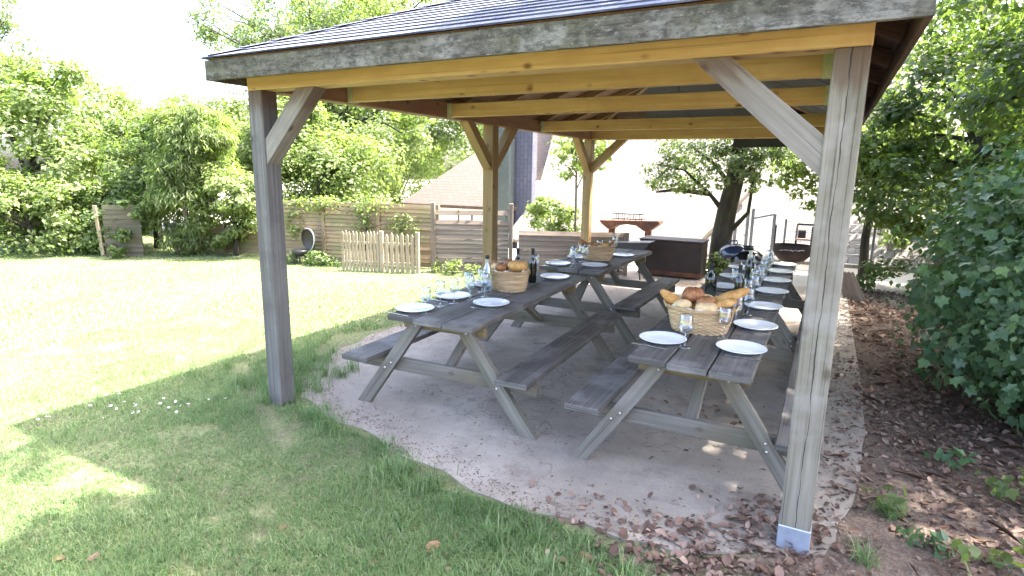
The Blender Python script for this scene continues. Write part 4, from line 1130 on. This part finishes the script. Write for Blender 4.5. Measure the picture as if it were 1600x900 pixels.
# ================================================================== TREES AND SHRUBS
G1 = 'hedge trees along the lawn'
tree('hedge_tree', 'bright leafy tree at the far left edge above the hedge', 'tree', (-11.6, 3.6, -.03), [((0, 0, 2.0), (1.6, 1.5, 1.5)), ((.5, .2, 3.2), (1.0, 1.0, .9)), ((-1.1, .5, 3.4), (1.2, 1.0, .9)), ((.9, .2, 1.5), (1.1, 1.0, 1.0))], 15000, 0.11, M['leaf_sun'], 101, 2.0, .10, group=G1, sub=34)
tree('hedge_shrub', 'broad light green shrub at the left end of the lawn', 'shrub', (-10.3, 2.9, -.03), [((0, 0, .75), (1.0, .9, .85)), ((.7, .5, .8), (.8, .7, .75)), ((-.7, -.3, 1.2), (.9, .9, .8))], 14000, 0.085, M['leaf_sun'], 102, .7, .06, group=G1, sub=34)
tree('hedge_shrub', 'dark green shrub left of the weathered board panel', 'shrub', (-9.35, 3.75, -.03), [((0, 0, .6), (.75, .6, .65)), ((.4, .5, 1.1), (.7, .6, .7)), ((.95, -.28, .35), (.28, .22, .32)), ((1.0, .05, .98), (.4, .3, .18))], 9000, 0.08, M['leaf_mid'], 103, .6, .06, group=G1, sub=28)
tree('hedge_tree', 'bushy green tree rising behind the weathered board panel', 'tree', (-9.2, 4.75, -.03), [((0, 0, 1.7), (1.0, .9, .9)), ((.5, .3, 2.2), (.7, .7, .7)), ((-.5, .2, 2.3), (.6, .6, .6))], 15000, 0.085, M['leaf_mid'], 104, 1.7, .08, group=G1, sub=34)
tree('willowy_tree', 'upright feathery tree with fine drooping leaves mid hedge', 'tree', (-7.7, 4.45, -.03), [((0, 0, 1.0), (.55, .5, .95)), ((.1, .2, 2.0), (.65, .6, .8)), ((.4, .3, 2.6), (.45, .45, .55)), ((-.3, .2, 2.5), (.4, .4, .5))], 18000, 0.12, M['leaf_sun'], 105, 2.2, .05, group=G1, aspect=.35, droop=2.2, bark='twig', sub=46, subr=.4)
tree('hedge_shrub', 'rounded pale shrub left of the front left post', 'shrub', (-6.85, 4.9, -.03), [((0, 0, 1.25), (.75, .7, .55)), ((-.3, -.1, .65), (.5, .5, .5)), ((.4, .3, 1.0), (.6, .5, .5))], 11000, 0.08, M['leaf_yel'], 106, .8, .05, group=G1, sub=30)
tree('hedge_tree', 'tall yellow green tree behind the pale shrub', 'tree', (-8.4, 7.4, -.03), [((0, 0, 2.3), (1.1, 1.0, .8)), ((.4, 0, 3.0), (.8, .8, .6)), ((1.3, .6, 1.9), (.9, .9, .8))], 14000, 0.1, M['leaf_yel'], 107, 2.2, .08, group=G1, sub=30)
tree('ivy', 'light ivy and climbers hanging over the tan board fence', 'climber', (-3.9, 5.45, -.03), [((0, .02, 1.16), (.75, .10, .12)), ((.7, .16, .72), (.40, .07, .35)), ((-.1, .0, .78), (.2, .06, .3)), ((-1.5, -.3, .8), (.22, .06, .4)), ((-1.0, -.2, 1.15), (.6, .1, .12))], 1700, .065, M['leaf_sun'], 108, .9, .015, limbs=6, sub=30, subr=.5)
tree('low_shrub', 'low green plants at the foot of the tan fence beside the grill', 'shrub', (-4.6, 4.88, -.03), [((0, 0, .14), (.28, .14, .16)), ((-.62, -.05, .12), (.2, .12, .13)), ((.3, .12, .08), (.25, .1, .1))], 900, .06, M['leaf_mid'], 109, .15, .01, limbs=4)
tree('low_shrub', 'light weeds at the foot of the grey slatted fence', 'weeds', (-2.0, 5.45, -.03), [((0, 0, .12), (.4, .12, .16)), ((.5, .2, .08), (.3, .1, .1))], 800, .05, M['leaf_yel'], 110, .15, .01, limbs=4)
G2 = 'tall trees behind the fence'
tree('tall_tree', 'tall tree with forked trunk behind the tan board fence', 'tree', (-8.0, 9.3, -.2), [((0, 0, 2.3), (1.5, 1.3, 1.2)), ((1.2, .4, 3.2), (1.3, 1.2, 1.1)), ((-.6, .3, 4.2), (1.5, 1.3, 1.2)), ((.5, .2, 1.5), (1.1, .9, .7))], 22000, 0.105, M['leaf_sun'], 111, 3.6, .13, group=G2, sub=34, subr=.33, limbs=14)
tree('tall_tree', 'dense mid green tree behind the left hip of the pinkish roof', 'tree', (-15.0, 19.2, -2.6), [((3.2, 0, 5.6), (2.2, 1.8, 2.4)), ((5.4, .5, 7.4), (1.9, 1.7, 1.6)), ((.6, 0, 5.0), (2.4, 1.6, 2.2)), ((2.7, 0, 8.2), (2.0, 1.6, 1.4)), ((4.5, -.8, 5.6), (1.3, 1.0, 1.0))], 22000, 0.15, M['leaf_sun'], 112, 2.0, .11, group=G2, sub=34, limbs=12)
tree('tall_tree', 'airy grey green tree showing above the left roof corner', 'tree', (-9.5, 9.8, -.4), [((-.9, 0, 6.0), (1.5, 1.4, 1.0)), ((-3.2, 0, 6.4), (1.6, 1.2, .9)), ((-2.0, .2, 5.4), (1.2, 1.0, .7)), ((1.0, .5, 6.2), (1.5, 1.4, 1.0))], 11000, 0.11, M['leaf_grey'], 113, 4.6, .15, group=G2, sub=30, subr=.28, limbs=20)
tree('tall_tree', 'bright leafy tree showing above the roof hip', 'tree', (-12.6, 13.6, -2.6), [((4.0, 0, 9.2), (1.9, 1.6, 1.3)), ((1.6, .5, 9.2), (1.9, 1.5, 1.3)), ((-.6, .3, 9.0), (1.7, 1.5, 1.2)), ((.6, .2, 9.9), (2.0, 1.5, .9)), ((2.3, .5, 7.4), (1.6, 1.2, 1.2))], 26000, .12, M['leaf_yel'], 114, 7.0, .2, group=G2, sub=32, limbs=14)
tree('tall_tree', 'thin leafed tree at the top left corner of the sky', 'tree', (-15.5, 4.4, -.03), [((0, 0, 4.7), (1.3, 1.2, 1.0)), ((-.3, 0, 5.6), (1.2, 1.2, .9))], 4500, 0.1, M['leaf_grey'], 115, 4.2, .09, group=G2, sub=24, subr=.25, limbs=14)
tree('tall_tree', 'pale tree behind the hedge under the open sky', 'tree', (-12.5, 7.8, -.03), [((0, 0, 2.4), (1.8, 1.4, 1.3)), ((2.2, .6, 2.6), (1.2, 1.2, 1.2))], 14000, 0.12, M['leaf_yel'], 116, 2.4, .1, group=G2, sub=32)
tree('tall_tree', 'pale feathery tree filling the gap above the dark shrub', 'tree', (-12.8, 6.2, -.03), [((0, 0, 2.0), (1.5, 1.3, 1.5)), ((1.3, .6, 1.6), (1.2, 1.0, 1.3)), ((-.5, 0, 3.3), (1.0, 1.0, .8))], 14000, .10, M['leaf_yel'], 121, 2.2, .08, group=G2, sub=34, subr=.42, shell=.35)
tree('tall_tree', 'hazy pale tree high behind the willowy tree', 'tree', (-12.6, 10.6, -.6), [((0, 0, 3.4), (1.6, 1.3, 1.5)), ((1.6, .3, 4.0), (1.4, 1.2, 1.2)), ((3.0, .3, 3.0), (1.4, 1.2, 1.4))], 16000, .11, M['leaf_yel'], 122, 3.2, .1, group=G2, sub=34, subr=.45, shell=.3)
tree('tall_tree', 'light tree closing the hedge behind the front left post', 'tree', (-6.9, 7.3, -.03), [((0, 0, 1.4), (1.2, .8, 1.3)), ((.9, .5, 1.5), (1.0, .7, 1.1)), ((-.9, 0, 1.3), (.9, .8, 1.2))], 12000, .09, M['leaf_sun'], 123, 1.6, .07, group=G2, sub=34, subr=.42, shell=.4)
# sapling and shrub behind the low fence
tree('sapling', 'slender sapling with pale leaves behind the low grey fence', 'tree', (-.42, 7.3, -.03), [((-.05, 0, 2.2), (.5, .4, .45)), ((-.25, 0, 1.9), (.3, .3, .3)), ((.25, .1, 2.4), (.4, .4, .4))], 900, .10, M['leaf_yel'], 117, 2.1, .022, bark='twig', limbs=8, sub=20, lean=(-.08, 0))
tree('garden_shrub', 'light yellow green shrub behind the low grey fence', 'shrub', (-1.05, 7.4, -.03), [((0, 0, .95), (.45, .4, .35)), ((.3, .1, .8), (.35, .35, .3)), ((-.25, .0, 1.15), (.25, .25, .2))], 2200, .085, M['leaf_yel'], 118, .7, .02, bark='twig', limbs=8)
# leaning tree at the back right
root = tree('leaning_tree', 'dark leaning trunk with grey green leaves behind the kettle grill', 'tree', (2.06, 8.05, -.03), [((-.55, -.2, 2.2), (.8, .6, .38)), ((.0, -.2, 1.95), (.45, .4, .35)), ((.45, -.1, 2.35), (.6, .6, .4)), ((-.95, -.1, 1.75), (.55, .4, .28)), ((.0, .2, 3.6), (1.5, 1.0, .8)), ((.1, -.35, 2.1), (.5, .4, .4)), ((-.6, -.3, 1.85), (.8, .4, .45)), ((.5, -.3, 1.9), (.5, .4, .35))], 9500, .072, M['leaf_grey'], 119, .1, .02, limbs=0, sub=44, subr=.26)
for ch in list(root.children):
    if ch.name.startswith('trunk'):
        bpy.data.objects.remove(ch)
mb = MB(); mb.tube([(.0, 0, -.1), (-.06, 0, .25), (-.05, 0, .7), (.0, 0, 1.15), (.08, 0, 1.65), (.14, 0, 2.4), (.1, .1, 3.4)], [.23, .19, .175, .165, .15, .13, .09], 14)
for pts in ([(-.02, 0, 1.1), (-.3, -.1, 1.45), (-.75, -.15, 1.85), (-1.25, -.2, 1.95)], [(.1, 0, 1.5), (-.25, -.1, 1.95), (-.7, -.2, 2.3)], [(.2, 0, 1.75), (.6, -.05, 2.2), (.95, -.1, 2.5)], [(.12, -.05, .85), (.36, -.1, 1.15), (.40, -.1, 1.75), (.38, -.1, 2.2)], [(-.3, -.1, 1.45), (-.9, -.1, 1.5), (-1.25, -.05, 1.45)]):
    mb.tube(pts, [.05, .032, .02, .012][:len(pts)], 7)
mb.build('trunk', M['bark'], root)
tree('low_shrub', 'low dark green plants at the foot of the leaning trunk', 'shrub', (1.98, 7.75, -.03), [((0, 0, .22), (.2, .2, .25)), ((.4, .1, .15), (.35, .15, .18))], 900, .06, M['leaf_mid'], 120, .2, .01, limbs=4)
# right hand trees, their canopy reaching over the roof
def off_sun(P):  # leaves the lawn and the back of the slab in the sun
    gx = P[:, 0] - .43 * P[:, 2]; gy = P[:, 1] - .38 * P[:, 2]
    soft = (gy < -1.25) & (gx > -1.6) & (vnoise(gx, gy, 1.9, 77) > .47)
    return ~(((gx < .55) & ~soft) | ((gy > 5.3) & (gx < 2.6)))
G3 = 'shade trees right of the pavilion'
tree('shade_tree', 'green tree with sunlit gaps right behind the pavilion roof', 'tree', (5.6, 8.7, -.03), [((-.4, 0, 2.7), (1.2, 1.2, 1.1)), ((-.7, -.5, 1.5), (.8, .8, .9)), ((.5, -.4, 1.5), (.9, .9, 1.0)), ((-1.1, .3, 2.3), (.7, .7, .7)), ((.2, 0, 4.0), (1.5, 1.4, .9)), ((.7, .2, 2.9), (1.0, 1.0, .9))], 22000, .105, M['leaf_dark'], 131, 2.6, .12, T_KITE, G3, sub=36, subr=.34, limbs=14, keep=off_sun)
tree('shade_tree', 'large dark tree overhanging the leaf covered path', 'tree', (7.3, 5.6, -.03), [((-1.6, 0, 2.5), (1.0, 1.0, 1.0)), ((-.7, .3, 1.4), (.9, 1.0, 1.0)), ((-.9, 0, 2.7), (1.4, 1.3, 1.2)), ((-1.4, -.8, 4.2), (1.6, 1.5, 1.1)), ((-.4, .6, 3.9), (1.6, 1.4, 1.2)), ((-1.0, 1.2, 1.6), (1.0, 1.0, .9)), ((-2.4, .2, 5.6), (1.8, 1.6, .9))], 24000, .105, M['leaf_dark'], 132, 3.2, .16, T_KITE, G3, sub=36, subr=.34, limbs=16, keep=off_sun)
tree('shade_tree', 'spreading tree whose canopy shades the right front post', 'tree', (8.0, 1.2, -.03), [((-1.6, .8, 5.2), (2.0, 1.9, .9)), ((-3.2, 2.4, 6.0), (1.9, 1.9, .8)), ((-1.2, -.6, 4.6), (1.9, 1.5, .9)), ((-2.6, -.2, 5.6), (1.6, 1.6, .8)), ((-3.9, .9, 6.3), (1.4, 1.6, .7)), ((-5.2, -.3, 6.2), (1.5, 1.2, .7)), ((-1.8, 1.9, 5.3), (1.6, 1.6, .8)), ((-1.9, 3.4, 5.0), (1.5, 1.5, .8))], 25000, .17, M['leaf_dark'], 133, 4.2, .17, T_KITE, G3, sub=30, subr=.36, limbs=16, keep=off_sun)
tree('shade_tree', 'backlit yellow green tree glowing behind the dark shade trees', 'tree', (5.9, 12.5, -2.0), [((0, 0, 5.0), (2.4, 1.6, 1.8)), ((-.6, 0, 3.4), (1.5, 1.2, 1.3)), ((1.8, 0, 3.4), (1.8, 1.3, 1.4)), ((1.5, 0, 7.0), (2.2, 1.6, 1.4))], 11000, .17, M['leaf_sun'], 134, 4.0, .15, T_KITE, G3, sub=36, limbs=12)
tree('shade_tree', 'backlit tree at the far right behind the big bush', 'tree', (10.2, 8.6, -.03), [((0, 0, 2.6), (2.0, 1.6, 2.0)), ((.4, 0, 5.0), (2.2, 1.8, 1.5)), ((-1.2, .4, 1.4), (1.3, 1.0, 1.2))], 10000, .15, M['leaf_sun'], 135, 3.0, .15, T_KITE, G3, sub=36, limbs=12)
tree('hedge_shrub', 'dark ivy covered undergrowth at the end of the leafy path', 'shrub', (5.0, 7.9, -.03), [((0, 0, .25), (.9, .5, .32)), ((.9, -.6, .35), (.8, .6, .4)), ((1.5, -1.8, .5), (.7, .9, .55))], 5500, .09, M['leaf_dark'], 136, .3, .02, limbs=6, sub=34)
tree('maple_branch_tree', 'maple tree with light green sprays left of the right front post', 'tree', (4.3, 9.2, -.03), [((-.9, -.5, 2.1), (.75, .7, .45)), ((-1.25, -.5, 1.75), (.5, .5, .3)), ((-.3, -.2, 2.4), (.9, .8, .5)), ((-.75, -.5, 1.45), (.35, .4, .25)), ((-.2, -.2, 1.6), (.5, .5, .5))], 5200, .095, M['leaf_sun'], 137, 2.2, .07, T_KITE, limbs=10, sub=30, subr=.34)
# the big bush at the right
tree('big_bush', 'large bush with lobed blue green leaves at the right edge', 'bush', (5.38, 2.8, -.03), [((0, 0, 1.0), (.98, 1.0, .85)), ((.10, .4, 1.65), (.75, .8, .6)), ((-.15, .9, .75), (.75, .7, .7)), ((.0, -.8, .70), (.65, .6, .55)), ((-.35, -.2, .5), (.6, .7, .45)), ((.5, -.4, 1.75), (.65, .65, .5)), ((-.3, .5, 1.35), (.6, .6, .55))], 12500, .076, M['leaf_blue'], 140, .5, .04, T_LOBED, limbs=24, sub=46, subr=.38, shell=.70, aspect=.95, droop=.9)
# low plants on the leaf litter
G4 = 'weeds in the leaf litter'
WEEDS = [((4.05, .66), .10, 'leaf_mid', 'grass like weed tuft beside the slab edge'), ((4.72, 1.17), .12, 'leaf_sun', 'bright green fern like weed by the right picture edge'),
         ((4.47, 1.5), .09, 'leaf_blue', 'small broad leaved seedling beside the leafy path'), ((4.55, 3.2), .15, 'leaf_blue', 'low leafy sprig under the big bush'),
         ((4.20, .40), .07, 'leaf_blue', 'flat blue green weed lying among brown leaves'), ((4.50, .32), .13, 'leaf_sun', 'yellow green weed in the bottom right corner')]
for i, ((x, y), s, mt, lb) in enumerate(WEEDS):
    tree('weed', lb, 'weed', (x, y, -.03), [((0, 0, s * .6), (s * 1.3, s * 1.3, s * .55))], 42, .065, M[mt], 150 + i, s * .5, .004, T_LOBED if i % 2 else T_KITE, G4, 'twig', sub=9, subr=.5, limbs=5, zmin=.01)
# long grass tufts right of the post
gen = np.random.default_rng(44)
for i, (x, y, lb) in enumerate(((3.93, .10, 'pale grass tuft right of the metal post shoe'), (4.06, .62, 'green grass tuft on the soil beside the slab'))):
    k = 90; V, F = blades(gen.normal(0, .03, k), gen.normal(0, .03, k), gen.uniform(.05, .13, k), gen.uniform(.003, .006, k), gen, 0, 1.3)
    o = link_mesh('grass_tuft', np_mesh('grass_tuft', V, F), M['grass']); o.location = (x, y, -.03); tag(o, lb, 'grass tuft', 'grass tufts by the right post')
# fallen leaves on the lawn
def big_leaf(loc, s, rz, tilt, label, mat, seed):
    g = np.random.default_rng(seed); V, F = [], []; nu, nv = 12, 6
    for i in range(nu + 1):
        t = i / nu; w = .30 * math.sin(PI * t ** .85) ** .8 + .004
        for k in range(nv + 1):
            q = k / nv * 2 - 1; V.append((t, q * w, .10 * q * q + .12 * (t - .5) ** 2 + .015 * math.sin(9 * t + 4 * q + seed)))
    for i in range(nu):
        for k in range(nv): a = i * (nv + 1) + k; F.append((a, a + 1, a + nv + 2, a + nv + 1))
    V = [(x * s, y * s, z * s) for x, y, z in V]
    o = link_mesh('fallen_leaf', np_mesh('fallen_leaf', V, F), mat, None, True); o.location = loc; o.rotation_euler = (tilt, -.15, rz)
    return tag(o, label, 'leaf', 'fallen leaves on the lawn')

LEAVES = [((2.1, -.86), .085, 1.2, .5, 'pinkish brown leaf standing in the front grass', 'dead_tan'), ((2.64, -.64), .085, .3, .2, 'light tan leaf at the grass edge near the slab', 'dead_tan'),
          ((2.73, -.54), .095, -.2, .3, 'orange brown leaf, right of the tan one at the grass edge', 'dead_tan'), ((1.96, -1.07), .06, 2.2, .3, 'dark brown curled leaf at the bottom of the lawn', 'dead_leaf'),
          ((1.36, -1.08), .05, .9, .4, 'tiny orange leaf in the middle of the front lawn', 'dead_tan'), ((.66, -1.73), .07, .2, .1, 'brown leaf in the sunlit patch at bottom left, nearer the edge', 'dead_tan'),
          ((.81, -1.67), .06, 1.4, .2, 'brown leaf in the sunlit patch at bottom left, right one', 'dead_leaf'), ((2.28, -.43), .05, 2.6, .3, 'dark leaf between grass tufts beside the slab', 'dead_leaf')]
for i, ((x, y), sz, rz, tl, lb, mt) in enumerate(LEAVES): big_leaf((x, y, -.005), sz, rz, tl, lb, M[mt], i)
# daisies at the shade line
def make_daisy():
    mb = MB()
    for k in range(11):
        a = 2 * PI * k / 11; d = Vector((math.cos(a), math.sin(a), 0)); q = Vector((-d.y, d.x, 0))
        vs = [d * .003, d * .008 + q * .0026, d * .0125 + Vector((0, 0, .0015)), d * .008 - q * .0026]
        mb.bm.faces.new([mb.bm.verts.new(v) for v in vs])
    mb.lathe([(.0035, 0), (.003, .0025), (0, .0032)], 8)
    return mb.build('daisy', M['daisy'])
d0 = make_daisy(); r5 = random.Random(5)
for i in range(34):
    o = d0 if i == 0 else d0.copy()
    if i: COL.objects.link(o)
    cx, cy, sp = ((-1.15, -1.05, .14), (-1.05, -.6, .14), (-.75, -.6, .13), (-.45, -.35, .14))[i % 4]
    o.location = (r5.gauss(cx, sp), r5.gauss(cy, sp), r5.uniform(.015, .035)); o.rotation_euler = (r5.gauss(0, .3), r5.gauss(0, .3), r5.uniform(0, 6)); o.scale = (r5.uniform(.7, 1.05),) * 3
    tag(o, 'tiny white daisy in the lawn along the shadow edge', 'daisy', 'white daisies in the lawn')

# ================================================================== LIGHT, SKY, CAMERA
sun_dir = Vector((.43, .38, 1)).normalized()
sd = bpy.data.lights.new('sun', 'SUN'); sd.energy = 3.1; sd.angle = math.radians(.9); sd.color = (1, .95, .86)
so = bpy.data.objects.new('sun', sd); COL.objects.link(so); so.location = (6, 6, 14)
so.rotation_euler = sun_dir.to_track_quat('Z', 'Y').to_euler()
w = bpy.data.worlds.new('World'); scene.world = w; w.use_nodes = True; nt = w.node_tree
sky = nt.nodes.new('ShaderNodeTexSky'); sky.sky_type = 'NISHITA'; sky.sun_disc = False
sky.sun_elevation = math.asin(sun_dir.z); sky.sun_rotation = math.atan2(sun_dir.x, sun_dir.y)
sky.dust_density = 5.0; sky.air_density = .8; sky.ozone_density = .35
bg = nt.nodes['Background']; bg.inputs['Strength'].default_value = .15
nt.links.new(sky.outputs[0], bg.inputs[0])

cam = bpy.data.cameras.new('camera'); co = bpy.data.objects.new('camera', cam); COL.objects.link(co)
cam.sensor_width = 36; cam.sensor_fit = 'HORIZONTAL'; cam.lens = 914.64 / 1600 * 36; cam.clip_start = .05; cam.clip_end = 1000
yaw, pitch, roll = -.4876, -.1973, .0152
F = Vector((math.sin(yaw) * math.cos(pitch), math.cos(yaw) * math.cos(pitch), math.sin(pitch)))
R = Vector((math.cos(yaw), -math.sin(yaw), 0)); U = R.cross(F)
R2 = R * math.cos(roll) + U * math.sin(roll); U2 = -R * math.sin(roll) + U * math.cos(roll)
m = Matrix((R2, U2, -F)).transposed().to_4x4(); m.translation = (3.596, -2.852, 1.759)
co.matrix_world = m; scene.camera = co

vs = scene.view_settings
scene.display_settings.display_device = 'sRGB'
vs.view_transform = 'Standard'; vs.look = 'None'; vs.gamma = 1; vs.use_curve_mapping = False; vs.exposure = 3.52
scene.render.engine = 'CYCLES'
cy = scene.cycles
cy.max_bounces = 8; cy.diffuse_bounces = 4; cy.glossy_bounces = 3; cy.transmission_bounces = 4; cy.transparent_max_bounces = 24
cy.caustics_reflective = False; cy.caustics_refractive = False; cy.sample_clamp_indirect = 6
cy.use_denoising = True
cy.use_adaptive_sampling = True; cy.adaptive_threshold = .02
